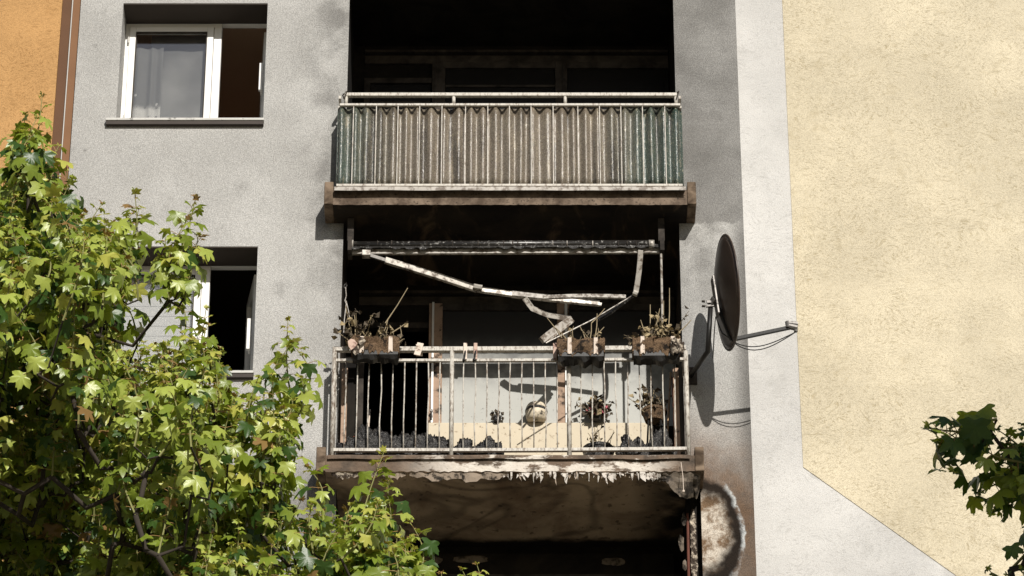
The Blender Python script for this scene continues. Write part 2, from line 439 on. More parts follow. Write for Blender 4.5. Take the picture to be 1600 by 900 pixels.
def tunnel(mb, h, y0, y1, sides='lrtb'):
    x0, x1, z0, z1 = h
    if 'l' in sides: mb.poly([(x0,y0,z0),(x0,y1,z0),(x0,y1,z1),(x0,y0,z1)][::-1])
    if 'r' in sides: mb.poly([(x1,y0,z0),(x1,y1,z0),(x1,y1,z1),(x1,y0,z1)])
    if 't' in sides: mb.poly([(x0,y0,z1),(x1,y0,z1),(x1,y1,z1),(x0,y1,z1)][::-1])
    if 'b' in sides: mb.poly([(x0,y0,z0),(x1,y0,z0),(x1,y1,z0),(x0,y1,z0)])
    return mb

# ------------------------------------------------------------------ ground
g = MB().poly([(-400, -400, GROUND_Z), (400, -400, GROUND_Z), (400, 400, GROUND_Z), (-400, 400, GROUND_Z)]).build('ground', M['ground'])
struct(g)

# ------------------------------------------------------------------ the grey apartment building
BX0, BX1 = -4.205, 2.178
ZB = [0.716, -2.139, 3.546]                 # undersides of the slabs: upper, lower, the one above the picture
ZT = [0.885, -1.972, 3.72]                 # their tops
LX0, LX1 = -1.585, 1.572
LOG = [(LX0, LX1, ZT[0], ZB[2]), (LX0, LX1, ZT[1], ZB[0]), (LX0, LX1, -4.76, ZB[1])]
WIN = [(-3.79, -2.382, 1.885, 3.276), (-3.79, -2.382, -.925, .46)]
DEP = 1.1
bld = thing('apartment_building', 'grey stucco apartment building with fire-blackened balconies and scorched right pillar', 'building', (-1, 0, GROUND_Z))
JX = 1.70
holes = LOG[:2] + [(LX0, JX, -4.76, ZB[1])] + WIN
mb = MB(); rects_with_holes(mb, BX0, BX1, GROUND_Z, 7.0, 0, holes)
for h in WIN: tunnel(mb, h, 0, .42)
for h in WIN: pass
mb.poly([(BX1,0,GROUND_Z),(BX1,9,GROUND_Z),(BX1,9,7),(BX1,0,7)]); mb.poly([(BX0,0,GROUND_Z),(BX0,0,7),(BX0,9,7),(BX0,9,GROUND_Z)])
mb.poly([(BX0,9,GROUND_Z),(BX0,9,7),(BX1,9,7),(BX1,9,GROUND_Z)]); mb.poly([(BX0,0,7),(BX1,0,7),(BX1,9,7),(BX0,9,7)])
mb.build('wall', M['wall'], bld)
# rooms behind the windows
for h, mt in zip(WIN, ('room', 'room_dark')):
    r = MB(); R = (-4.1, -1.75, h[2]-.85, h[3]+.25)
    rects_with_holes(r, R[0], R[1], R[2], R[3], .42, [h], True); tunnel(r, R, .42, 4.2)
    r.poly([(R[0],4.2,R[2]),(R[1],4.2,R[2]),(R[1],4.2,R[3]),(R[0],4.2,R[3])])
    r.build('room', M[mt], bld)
# linings of the three loggias
DOORX = (-1.47, -.80)
for k, h in enumerate(LOG):
    zf, zc = h[2], h[3]
    mats = [M['soot'], M['soot'], M['soot']][k]
    for sd in 'lr': tunnel(MB(), h, .12 if (k == 2 and sd == 'r') else 0.0, DEP, sd).build('loggia_side_wall', M['soot'] if k != 1 else M['soot_under'], bld)
    c = MB().poly([(h[0],0,zc),(h[1],0,zc),(h[1],DEP,zc),(h[0],DEP,zc)][::-1])
    c.build('loggia_ceiling', [M['soot'], M['soot_under'], M['ceil']][k], bld)
    MB().poly([(h[0],0,zf),(h[1],0,zf),(h[1],DEP,zf),(h[0],DEP,zf)]).build('loggia_floor', M['soot_under'], bld)
    door = (DOORX[0], DOORX[1], zf, zf+2.24)
    b = MB(); rects_with_holes(b, h[0], h[1], zf, zc, DEP, [door]); b.build('loggia_back_wall', mats, bld)
    r = MB(); R = (-1.9, 1.9, zf-.01, zc+.01); rects_with_holes(r, R[0], R[1], R[2], R[3], DEP+.10, [door], True); tunnel(r, R, DEP+.10, 4.5); tunnel(r, door, DEP, DEP+.10)
    r.poly([(R[0],4.5,R[2]),(R[1],4.5,R[2]),(R[1],4.5,R[3]),(R[0],4.5,R[3])]); r.build('burnt_room', M['soot'], bld)

# balcony slabs
def jag_slab(z0, z1, x0, x1, yf, amp, mat, name, seed):
    rnd = random.Random(seed); n = 90; mb = MB()
    prof = []
    for i in range(n+1):
        x = x0+(x1-x0)*i/n; j = rnd.uniform(-1, 1)*amp
        prof.append((x, z0+max(-.002, j*.7+amp*.3), yf+abs(j)*.5))
    b = len(mb.v)
    for x, zz, yy in prof:
        mb.v += [(x, yf, z1), (x, yf, (z0+z1)/2), (x, yy, zz), (x, yf+.05, z0), (x, 0, z0), (x, 0, z1)]
    for i in range(n):
        for j in range(6): mb.face((b+i*6+j, b+i*6+(j+1) % 6, b+i*6+6+(j+1) % 6, b+i*6+6+j)[::-1])
    mb.face((b, b+1, b+2, b+3, b+4, b+5)); e = b+n*6; mb.face((e+5, e+4, e+3, e+2, e+1, e))
    return mb.build(name, mat, bld)
SX0, SX1, YF = -1.672, 1.640, -.32
slabs = []
for k, (mt, amp) in enumerate((([M['fascia_top'], M['soot_under']], .004), ([M['fascia'], M['ceil']], .012), ([M['fascia_top'], M['soot']], .004))):
    s = jag_slab(ZB[k], ZT[k], SX0, SX1, YF, amp, mt, 'balcony_slab', 40+k)
    me = s.data
    for p in me.polygons:
        if abs(p.normal.z) > .6 and p.center.z < (ZB[k]+ZT[k])/2: p.material_index = 1
    slabs.append(s)
    for sx in (-1, 1):
        x0, x1 = (SX0-.085, SX0) if sx < 0 else (SX1, SX1+.082)
        c = MB(); z0, z1 = ZB[k]-.004, ZT[k]+.085
        for xx in (x0, x1): c.v += [(xx, YF-.018, z0+.004), (xx, -.002, z0), (xx, -.002, z1+.01), (xx, YF-.010, z1)]
        for q in ((0,1,2,3),(7,6,5,4),(0,4,5,1),(1,5,6,2),(2,6,7,3),(3,7,4,0)): c.face(q)
        c.build('cheek', M['cheek'], s, bevel=.008)
# metal drip edge along each slab
def drip(k, x0, x1, mat, wob, seed, yo=-.39, hd=.052):
    rnd = random.Random(seed); z = ZT[k]
    def fn(u, v):
        x = x0+(x1-x0)*u; w = wob*mnoise.noise(Vector((x*3, seed, 0)))
        prof = [(-.25, z+.006), (yo+.004, z-.010), (yo, z-.018), (yo+.002, z-hd)]
        y, zz = prof[min(3, int(round(v*3)))]
        return (x, y-abs(w)*.3, zz+w*(v))
    MB().grid(60, 3, fn).build('drip_edge', mat, slabs[k], solid=.004)
drip(0, -1.66, 1.625, M['metal'], .006, 3)
drip(1, -1.655, 1.60, M['fascia'], .012, 8, -.345, .05)
# a grey band beneath: the thin metal strip over the upper fascia's right half
# paint hanging in flakes from the lower slab's edge
rnd = random.Random(5)
pxs = []
x = 788.0
while x < 1022:
    pxs.append(x); x += rnd.choice((1.2, 1.6, 2.2, 2.8, 3.6, 5.5)) if rnd.random() < .94 else 10
for px in pxs:
    p = W(px, 737, -.31); L = rnd.choice((.03, .045, .06, .08, .10, .135))*rnd.uniform(.75, 1.1); w = rnd.choice((.004, .006, .009, .014, .024))
    y0 = -.315+rnd.uniform(0, .03); curl = rnd.uniform(-.045, .03); kx = rnd.uniform(-.02, .02); z0 = ZB[1]+.006
    k = rnd.choice((2, 3, 4)); m_ = MB(); m_.v += [(p.x-w, y0, z0), (p.x+w, y0, z0)]
    m_.v += [(p.x+w*rnd.uniform(.4, 1.3), y0+curl*.4, z0-L*rnd.uniform(.4, .6)), (p.x-w*rnd.uniform(.4, 1.3), y0+curl*.4, z0-L*rnd.uniform(.4, .6))]
    if k == 2: m_.v.append((p.x+kx, y0+curl, z0-L)); m_.f += [(3, 2, 1, 0), (4, 2, 3)]
    elif k == 3: m_.v += [(p.x+kx+w*.7, y0+curl, z0-L), (p.x+kx-w*.5, y0+curl*.8, z0-L*.8)]; m_.f += [(3, 2, 1, 0), (5, 4, 2, 3)]
    else: m_.v += [(p.x+kx, y0+curl, z0-L*.8)]; m_.f += [(3, 2, 1, 0), (4, 2, 3)]
    m_.mi = [0]*len(m_.f)
    m_.build('paint_flake', M['peel'] if rnd.random() < .75 else M['plaster'], slabs[1], solid=.002)
# pale broken plaster edge under the slab, left of the flakes and at the left cheek
def ragged(name, px0, px1, py, drop, mat, parent, seed, Y=-.30, n=26, thick=.008):
    rnd = random.Random(seed); a = W(px0, py, Y); c = W(px1, py, Y); m_ = MB()
    dr = [drop*(rnd.uniform(.45, 1))*math.sin(math.pi*min(1, max(0, (i+.6)/(n+1.2))))**.35 for i in range(n+1)]
    m_.grid(n, 2, lambda u, v: (a.x+(c.x-a.x)*u, Y+.02*v+.01*mnoise.noise(Vector((u*9, v, seed))), ZB[1]+.004-dr[int(round(u*n))]*v))
    return m_.build(name, mat, parent, solid=thick)
ragged('plaster_edge', 640, 792, 737, .10, M['plaster'], slabs[1], 4)
ragged('plaster_edge', 518, 560, 737, .07, M['peel2'], slabs[1], 9, n=14)
ragged('plaster_edge', 566, 592, 737, .05, M['plaster'], slabs[1], 19, n=9)
ragged('plaster_edge', 598, 634, 737, .07, M['plaster'], slabs[1], 29, n=11)
ragged('plaster_edge', 1003, 1032, 737, .09, M['peel'], slabs[1], 12)
# large plaster sheet hanging down at the right end
A = W(1022, 738, -.29); Bp = W(1094, 738, -.29)
def sheet(u, v):
    ks = [(0, .03), (.2, .08), (.42, .17), (.55, .21), (.72, .19), (.85, .15), (.93, .17), (1, .06)]
    for (u0, d0), (u1, d1) in zip(ks, ks[1:]):
        if u0 <= u <= u1: prof = d0+(d1-d0)*(u-u0)/(u1-u0)
    x = A.x+(Bp.x-A.x)*u; prof += .015*mnoise.noise(Vector((u*23, 1, 2)))
    return (x+.03*v*mnoise.noise(Vector((u*4, v*3, 0))), -.30+.10*v-.10*v*v*math.sin(u*5)+.03*mnoise.noise(Vector((u*5, v*3.5, 5))), ZB[1]+.004-prof*v)
MB().grid(40, 10, sheet).build('plaster_sheet', M['plaster_dark'], slabs[1], False, solid=.005)
p0 = W(1064, 722, -.36); p1 = W(1068, 766, -.37)
MB().tube([p0, p0.lerp(p1, .5)+Vector((.006, 0, 0)), p1], .003, 5).tube([p1, p1-Vector((0, 0, .018))], .010, 6).build('hanging_wire', M['strap'], slabs[1])
# burnt jamb of the bottom loggia: insulation gone, charred brick edge, rusty pipe and a strip of peeling plaster
j = MB(); j.poly([(LX1, .12, -4.76), (JX+.01, .12, -4.76), (JX+.01, .12, ZB[1]), (LX1, .12, ZB[1])])
j.poly([(JX, 0, -4.76), (JX, .12, -4.76), (JX, .12, ZB[1]), (JX, 0, ZB[1])]); j.poly([(LX1, 0, ZB[1]-.001), (LX1, .12, ZB[1]-.001), (JX, .12, ZB[1]-.001), (JX, 0, ZB[1]-.001)])
j.build('exposed_jamb', M['soot'], bld)
MB().tube([(LX1+.012, .10, ZB[1]-.20), (LX1+.006, .095, ZB[1]-.9), (LX1+.014, .10, ZB[1]-2.0)], .013, 8).build('jamb_pipe', M['rust'], bld)
def strip(u, v):
    z = ZB[1]-.16-1.1*v; e0 = mnoise.noise(Vector((v*7, 0, 3))); e1 = mnoise.noise(Vector((v*11, 5, 3)))+.6*mnoise.noise(Vector((v*41, 2, 3)))
    w = (.026+.016*e0)*min(1, .25+v*7); xm = LX1+.058+.010*e1
    return (xm+(u-.5)*2*w, .085-.02*abs(mnoise.noise(Vector((u*3, v*26, 1)))), z)
MB().grid(5, 110, strip).build('loose_plaster', M['peel2'], bld, solid=.006)
for i, (px, py, w, h) in enumerate(((1068, 812, 9, 22), (1064, 850, 10, 26), (1070, 885, 8, 20), (1097, 818, 7, 16))):
    rnd = random.Random(70+i); c = W(px, py, .10); sw, sh = w/168., h/143.
    m_ = MB(); m_.v = [(c.x+sw*.5*math.cos(t)*rnd.uniform(.6, 1.1), .09+rnd.uniform(-.03, .02), c.z+sh*.5*math.sin(t)*rnd.uniform(.7, 1.1)) for t in [k*2*math.pi/9 for k in range(9)]]+[(c.x, .075, c.z)]
    for k in range(9): m_.face((k, (k+1) % 9, 9))
    m_.build('loose_plaster', M['plaster_dark'], bld, solid=.006)
# remnants of plaster and roller box on the bottom loggia's back wall
zc = ZB[1]
MB().box(-1.45, 1.5, DEP-.10, DEP-.003, zc-.34, zc-.12).build('roller_box', M['soot'], bld, bevel=.01)
MB().box(-1.5, 1.55, DEP-.115, DEP-.004, zc-.38, zc-.345).build('roller_box_lip', M['soot_frame'], bld)
for i, (px, py, w, h) in enumerate(((668, 876, 50, 14), (735, 874, 56, 12), (958, 878, 38, 12))):
    rnd = random.Random(90+i); Yq = DEP-.105; c = W(px, py, Yq); sw, sh = w/163., h/139.; n = 14
    m_ = MB(); m_.v = [(c.x+sw*.5*math.cos(t)*rnd.uniform(.85, 1.1), Yq, c.z+sh*.5*math.sin(t)*rnd.uniform(.7, 1.1)) for t in [k*2*math.pi/n for k in range(n)]]+[(c.x, Yq-.012, c.z)]
    for k in range(n): m_.face((k, (k+1) % n, n))
    m_.build('plaster_remnant', M['plaster_dark'], bld, solid=.006)

# windows of the flat beside the balconies
def window(h, upper):
    x0, x1, z0, z1 = h; Y = .33
    w = link('window', None, bld)
    fr = MB(); t = .055
    xm = W(333, 120, Y).x+.02
    fr.box(x0, x0+t, Y, Y+.07, z0, z1).box(x1-.018, x1, Y, Y+.07, z0, z1).box(x0+t, xm+.045, Y, Y+.07, z1-t, z1).box(xm+.045, x1-.018, Y, Y+.07, z1-.012, z1).box(x0+t, x1-.018, Y, Y+.07, z0, z0+t)
    fr.box(xm-.03, xm+.045, Y-.004, Y+.07, z0+t, z1-t)
    fr.build('frame', M['white_frame'], w, bevel=.004)
    a0, a1, c0, c1 = x0+t-.012, xm-.034, z0+t-.012, z1-t-.004; q = .062
    sa = MB(); ys, ye = Y-.022, Y+.035
    sa.box(a0, a0+q, ys, ye, c0, c1).box(a1-q, a1, ys, ye, c0, c1).box(a0+q, a1-q, ys, ye, c1-q, c1).box(a0+q, a1-q, ys, ye, c0, c0+q)
    sa.build('sash', M['white_frame'], w, bevel=.005)
    MB().box(a0+q+.001, a1-q-.001, Y+.002, Y+.008, c0+q+.001, c1-q-.001).build('pane', M['glass'], w)
    ga, gb, gc, gd = a0+q, a1-q, c0+q, c1-q; sm = MB()
    sm.box(ga, ga+.009, Y-.024, Y+.001, gc, gd).box(gb-.009, gb, Y-.024, Y+.001, gc, gd).box(ga+.009, gb-.009, Y-.024, Y+.001, gd-.009, gd).box(ga+.009, gb-.009, Y-.024, Y+.001, gc, gc+.009)
    sm.build('seal', M['soot_frame'], w)
    for zz in (c0+.16, c1-.2): MB().tube([(a0-.008, ys-.006, zz), (a0-.008, ys-.006, zz+.07)], .009, 8).build('hinge', M['sill'], w)
    # right sash, swung open into the room
    hinge = Vector((x1-.03, Y+.075, 0)); L = xm+.045-hinge.x; ang = math.radians(97 if upper else 101)
    d = Vector((-math.cos(math.pi-ang), math.sin(ang), 0)); d = Vector((-.10 if upper else -.19, 1, 0)).normalized()
    L = .56; nrm = Vector((d.y, -d.x, 0))
    op = MB(); P = lambda u, zz: hinge + d*u + Vector((0, 0, zz))
    for u0, u1, zz0, zz1 in ((0, .06, c0, c1), (L-.06, L, c0, c1), (.06, L-.06, c1-.06, c1), (.06, L-.06, c0, c0+.06)):
        op.bar(P((u0+u1)/2, zz0), P((u0+u1)/2, zz1), .05, u1-u0, up=tuple(d))
    op.build('open_sash', M['white_frame'], w)
    gp = MB(); gp.poly([P(.06, c0+.06), P(L-.06, c0+.06), P(L-.06, c1-.06), P(.06, c1-.06)]); gp.build('pane', M['glass'], w, solid=.004)
    # pale catch on the right jamb
    if upper: hz0, hz1, hx = W(408, 140, .2).z, W(408, 98, .2).z, W(408, 120, .2).x
    else: hz0, hz1, hx = W(389, 545, .2).z, W(389, 497, .2).z, W(389, 520, .2).x
    hb = MB().box(hx-.022, hx+.018, .20, .24, hz0, hz1).box(hx-.010, hx+.010, .24, .335, hz0+.02, hz0+.05).box(hx-.010, hx+.010, .24, .335, hz1-.05, hz1-.02)
    hb.build('handle', M['white_frame'], w, bevel=.006)
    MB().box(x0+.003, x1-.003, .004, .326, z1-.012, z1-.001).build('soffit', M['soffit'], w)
    s = MB().box(x0-.095, x1+.012, -.055, .328, z0-.026, z0+.002).build('sill', M['sill'], w, bevel=.004)
    MB().box(x0-.09, x1+.008, -.045, -.002, z0-.066, z0-.028).build('sill_shadow_strip', M['sill_shade'], s)  # dark strip: underside and lip shadow put in as colour
    return w, a0+q, a1-q, c0+q, c1-q
w1 = window(WIN[0], True); w2 = window(WIN[1], False)
_, a0, a1, c0, c1 = w1
# net and lace hang behind the upper window's pane
def folds(x0, x1, z0, z1, Y, amp, per, n=60):
    return MB().grid(n, 6, lambda u, v: (x0+(x1-x0)*u, Y+amp*math.sin((u*(x1-x0))/per*6.283+.7*math.sin(u*9))+.004*v, z0+(z1-z0)*v))
o = folds(a0+.14, a1+.02, c0-.02, c1+.05, .44, .004, .31).build('net_curtain', M['net'], None, True, solid=.002)
tag(o, 'plain grey net curtain behind the upper window pane', 'curtain')
o = folds(a0-.04, a0+.27, c0-.02, c1-.13, .405, .014, .115).build('lace_curtain', M['lace'], None, True, solid=.002)
tag(o, 'white lace curtain bunched at the left of the upper window', 'curtain')
_, a0, a1, c0, c1 = w2
bl = thing('window_blind', 'white slatted blind lowered behind the lower window pane', 'blind', (a0, .40, c0))
z = c0-.01; i = 0
while z < c1-.06:
    MB().box(a0-.02, a1+.02, .392, .398, z, z+.105).build('slat', M['blind'], bl); z += .109
settle(bl)

# window fronts at the back of the loggias
def back_front(k, lit):
    zf = ZT[0] if k == 0 else ZT[1]
    zs = zf+(1.09 if k == 0 else 1.107); zh = zs+1.335
    fm = M['wood'] if lit else M['soot_frame']; pm = M['shutter'] if lit else M['sooty_glass']
    win = link('loggia_window', None, bld); y1 = DEP-.004
    xa, xb, xc, xd = -.795, .43, .55, 1.56
    f = MB()
    f.box(xa, xa+.13, DEP-.075, y1, zs, zh); f.build('frame_post', fm, win, bevel=.006)
    MB().box(xb, xc, DEP-.075, y1, zs, zh).build('frame_post', fm, win, bevel=.006)
    MB().box(xa+.03, xa+.05, DEP-.095, DEP-.076, zs, zh).build('frame_bead', M['white_frame'] if lit else fm, win)
    MB().box(xb+.075, xb+.10, DEP-.095, DEP-.076, zs, zh).build('frame_bead', M['white_frame'] if lit else fm, win)
    MB().box(xa+.13, xb, DEP-.06, y1, zh-.07, zh).build('head_rail', fm if not lit else M['soot_frame'], win)
    MB().box(xc, xd, DEP-.06, y1, zh-.07, zh).build('head_rail', fm if not lit else M['soot_frame'], win)
    MB().box(-1.47, xd, DEP-.03, y1, zh+.005, zh+.10).build('lintel_board', M['soot_frame'], win)
    MB().box(-1.47, xd, DEP-.05, y1, zh+.13, zh+.16).build('lintel_trim', M['soot_frame'], win)
    MB().box(xa+.13, xb, DEP-.035, y1, zs, zh-.07).build('pane', pm, win)
    MB().box(xc, xd, DEP-.035, y1, zs, zh-.07).build('pane', pm, win)
    if lit:
        MB().box(xa+.005, 1.33, DEP-.10, y1, zf+.002, zs-.003).build('parapet', M['cream'], win, bevel=.008)
        MB().box(1.335, 1.56, DEP-.03, y1, zf+.002, zs-.003).build('parapet', M['soot_under'], win)  # dark section where the pillar's shadow falls, shade put into the colour
        MB().tube([W(674, 643, DEP-.10), W(674, 643, DEP-.10)+Vector((0, -.03, 0))], .014, 8).tube([W(674, 643, DEP-.12), W(675, 652, DEP-.12)], .008, 6).build('latch', M['grey_metal'], win)
    dr = link('balcony_door', None, bld)
    MB().box(DOORX[0]-.0, DOORX[0]+.06, DEP-.05, DEP+.03, zf+.003, zf+2.24).box(DOORX[0]+.06, DOORX[1]+.0, DEP-.05, DEP+.03, zf+2.18, zf+2.24).build('door_frame', fm if not lit else M['soot_frame'], dr)
    if not lit:
        MB().box(DOORX[0]+.065, DOORX[1]-.01, DEP-.03, DEP+.01, zf+.01, zf+2.17).build('pane', M['sooty_glass'], dr)
        for zz in (zf+2.05, zf+1.93):
            MB().box(DOORX[0]+.07, DOORX[1]-.01, DEP-.045, DEP-.031, zz, zz+.03).build('cross_rail', fm, dr)
            MB().box(xa+.135, xb-.005, DEP-.05, DEP-.036, zz+.08, zz+.105).build('cross_rail', fm, win)
back_front(0, False); back_front(1, True)
settle(bld)

# ------------------------------------------------------------------ neighbouring buildings
yb = thing('yellow_building', 'yellow rendered building with pale grey painted edge, right of the satellite dish', 'building', (10, 3, GROUND_Z))
YB = 3.0
MB().box(.5, 22, YB, YB+9, GROUND_Z, 14).build('wall', M['white'], yb)
a = W(1220, 0, YB-.004); b_ = W(1257, 730, YB-.004); c_ = W(1495, 900, YB-.004); xe = 2.892
sl_ = (c_.z-b_.z)/(c_.x-xe)
ye_ = YB-.006
MB().poly([(xe, ye_, b_.z), (xe+9, ye_, b_.z+sl_*9), (21.9, ye_, b_.z+sl_*9), (21.9, ye_, 13.9), (xe, ye_, 13.9)]).build('painted_panel', M['yellow'], yb)
settle(yb)
ob = thing('orange_building', 'orange rendered building with brown corner strip at the left edge', 'building', (-8, 0, GROUND_Z))
MB().box(-14, -4.392, .03, 9, GROUND_Z, 12).build('wall', M['orange'], ob)
MB().box(-4.390, -4.295, .05, 9, GROUND_Z, 12).build('corner_strip', M['brown2'], ob)
MB().box(-4.285, -4.207, .04, 9, GROUND_Z, 12).build('corner_strip', M['brown'], ob)
p0 = W(118, 0, .02); MB().tube([(-4.29, .025, 11), (-4.29, .025, GROUND_Z)], .006, 6).build('cable', M['line'], ob)
settle(ob)

# ------------------------------------------------------------------ railings
RY = -.29
def railing_upper():
    k = 0; z0 = ZT[0]; t = thing('balcony_railing', 'balcony railing clad with heat-browned green corrugated sheets', 'railing', (0, RY, z0))
    x0, x1 = -1.628, 1.585; zt = 1.985; zm = 1.868; zb = .948
    MB().box(x0+.035, x1-.015, RY-.022, RY+.022, zt-.022, zt+.016).build('top_rail', M['rail_up'], t, bevel=.006)
    MB().box(x0-.01, x1+.015, RY-.016, RY+.016, zm-.014, zm+.012).build('middle_rail', M['rail_up'], t, bevel=.004)
    MB().box(x0-.02, x1+.015, RY-.018, RY+.018, zb-.012, zb+.014).build('bottom_rail', M['rail_up'], t, bevel=.004)
    for px in (541, 709, 883, 1056):
        x = W(px, 155, RY).x
        MB().tube([(x, RY, zm+.012), (x, RY, zt-.02)], .017, 8).build('post', M['rail_up'], t, True)
    for x in (x0+.035, x1-.02):
        MB().box(x-.008, x+.008, RY+.074, RY+.09, z0-.002, zt-.02).build('post', M['rail_up'], t)
        MB().tube([(x, RY+.04, zt-.03), (x-.02, RY+.02, zt+.01), (x+.02, RY-.03, zt+.02), (x, RY-.035, zt-.06)], .007, 6).build('wire_tie', M['soot_frame'], t)
    for px in (551, 587, 621, 655, 690, 727, 762, 796, 830, 864.6, 903.5, 937.5, 971, 1005, 1040):
        x = W(px, 230, RY).x
        MB().bar((x, RY-.006, zb+.014), (x, RY-.006, zm-.014), .008, .008, up=(1, 0, 0)).build('baluster', M['rail_up'], t)
    zlo, zhi = zb+.012, zm-.004; rnd = random.Random(2)
    def sheet(xa, xb, seed):
        n = 300
        def fn(u, v):
            x = xa+(xb-xa)*u; ph = x/.122*2*math.pi+1.7*mnoise.noise(Vector((x*3.1, seed, 0)))+.8*mnoise.noise(Vector((x*9, seed, 5)))
            am = .032*(1+.6*mnoise.noise(Vector((x*4, seed+3, 0))))
            edge = .004*math.sin(ph)+.006*mnoise.noise(Vector((x*6, 2, seed))) if v > .99 else 0
            return (x+.006*mnoise.noise(Vector((x*5, v*1.2, 4))), RY+.040+am*math.sin(ph)+.008*mnoise.noise(Vector((x*2, v*2, 7))), zlo+(zhi-zlo)*v+edge)
        return MB().grid(n, 8, fn)
    sheet(x0-.01, x1+.012, 1).build('corrugated_sheet', M['corr'], t, True, solid=.003)
    for x in (x0-.012, x1+.014):
        def side(u, v):
            y = RY+.05+(-.015-RY-.05)*u
            return (x+.016*math.sin(y/.07*6.283), y, zlo+(zhi-zlo)*v)
        MB().grid(40, 4, side).build('side_sheet', M['corr'], t, True, solid=.003)
        MB().box(x-.012, x+.012, RY+.03, -.003, zm-.012, zm+.012).build('side_rail', M['rail_up'], t)
        MB().box(x-.012, x+.012, RY+.03, -.003, zt-.02, zt+.012).build('side_rail', M['rail_up'], t)
    settle(t); return t
railing_upper()
def railing_lower():
    z0 = ZT[1]; t = thing('balcony_railing', 'bare scorched metal balcony railing with thin balusters above peeling slab', 'railing', (0, RY, z0))
    px = lambda q: W(q, 630, RY).x
    x0, x1 = px(520.5), px(1074); zt = -.845; zm = -.962; zb = -1.903
    n = 24
    def rail(z, h, d, nm, mt):
        m_ = MB()
        for i in range(n):
            a = x0+(x1-x0)*i/n; b = x0+(x1-x0)*(i+1)/n
        m_.bar((x0, RY, z), (x1, RY, z+.014), d, h, seg=n, bend=(0, 0, -.006)); return m_.build(nm, mt, t)
    rail(zt, .042, .045, 'top_rail', M['rail']); rail(zm, .026, .03, 'middle_rail', M['rail']); rail(zb, .030, .034, 'bottom_rail', M['rail'])
    posts = [520.5, 705.6, 889, 1073.5]
    rnd = random.Random(11)
    for i, q in enumerate(posts):
        x = px(q); top = zt-.018 if 0 < i < 3 else (zt+.02 if i == 0 else zt-.02)
        MB().tube([(x, RY-.004, z0-.03 if 0 < i < 3 else z0-.003), (x, RY-.004, top)], .021, 8).build('post', M['rail_rust'] if i == 0 else M['rail'], t, True)
    for b in range(3):
        a, c = posts[b], posts[b+1]
        for i in range(1, 10):
            if b == 0 and i == 0: continue
            x = px(a+(c-a)*i/10); j = lambda: rnd.uniform(-.007, .007)
            pts = [(x, RY, zb+.014), (x+j(), RY+j(), zb+.30), (x+j(), RY+j(), zb+.62), (x, RY, zm-.012)]
            MB().tube(pts, .0065, 6).build('baluster', M['rail_rust'] if rnd.random() < .6 else M['rail'], t, True)
    for s, x in ((-1, x0+.012), (1, x1-.012)):
        for z, h in ((zt, .03), (zm, .024), (zb, .026)):
            MB().box(x-.014, x+.014, RY+.026, -.003, z-h/2, z+h/2).build('side_rail', M['rail_rust'], t)
        for i in range(1, 3):
            y = RY+(0-RY)*i/3
            MB().tube([(x, y, zb), (x, y, zm)], .008, 6).build('baluster', M['rail'], t, True)
        xw = x+.075*(-s)
        MB().box(xw-.026, xw+.026, -.05, -.004, z0, zt-.05).build('wall_post', M['wood'], t, bevel=.004)
    settle(t); return t
railing_lower()

# ------------------------------------------------------------------ wrecked awning
aw = thing('awning', 'burnt-out folding-arm awning with broken hanging arms under the upper slab', 'awning', (0, -.06, ZB[0]))
AY = -.08
a = W(545, 383, AY); b_ = W(1022, 381, AY)
MB().tube([a, b_], .036, 14).build('roller_tube', M['tube'], aw, True)
rnd = random.Random(3)
for px in (548, 1018): p = W(px, 382, AY); MB().tube([p-Vector((.025, 0, 0)), p+Vector((.025, 0, 0))], .044, 14).build('end_cap', M['alu'], aw, True)
px = 590
while px < 1000:
    p = W(px, 382, AY); w = rnd.uniform(.002, .006)
    MB().tube([p-Vector((w, 0, 0)), p+Vector((w, 0, 0))], .0385, 12).build('fabric_ring', M['soot_frame'] if rnd.random() < .6 else M['metal'], aw, True); px += rnd.choice((8, 14, 22, 40, 55))
a = W(545, 394, AY+.03); b_ = W(1035, 392, AY+.03)
MB().bar(a, b_, .03, .050, seg=30).build('support_bar', M['metal'], aw)
def char_drape(u, v):
    p = a.lerp(b_, u); return (p.x, p.y-.045-.01*v, p.z+.045-.062*v*(.45+.75*abs(mnoise.noise(Vector((u*23, 0, 3)))) + .3*abs(mnoise.noise(Vector((u*90, 0, 1))))))
MB().grid(140, 2, char_drape).build('charred_fabric', M['tube'], aw, solid=.003)
p = W(1034, 392, AY); MB().box(p.x-.018, p.x+.022, -.16, .02, p.z-.04, p.z+.11).box(p.x-.03, p.x+.03, -.1, -.04, p.z+.10, ZB[0]-.003).build('bracket', M['soot_frame'], aw, bevel=.004)
p = W(547, 392, AY); MB().box(p.x-.02, p.x+.018, -.16, .02, p.z-.04, p.z+.11).box(p.x-.03, p.x+.03, -.1, -.04, p.z+.10, ZB[0]-.003).build('bracket', M['soot_frame'], aw, bevel=.004)
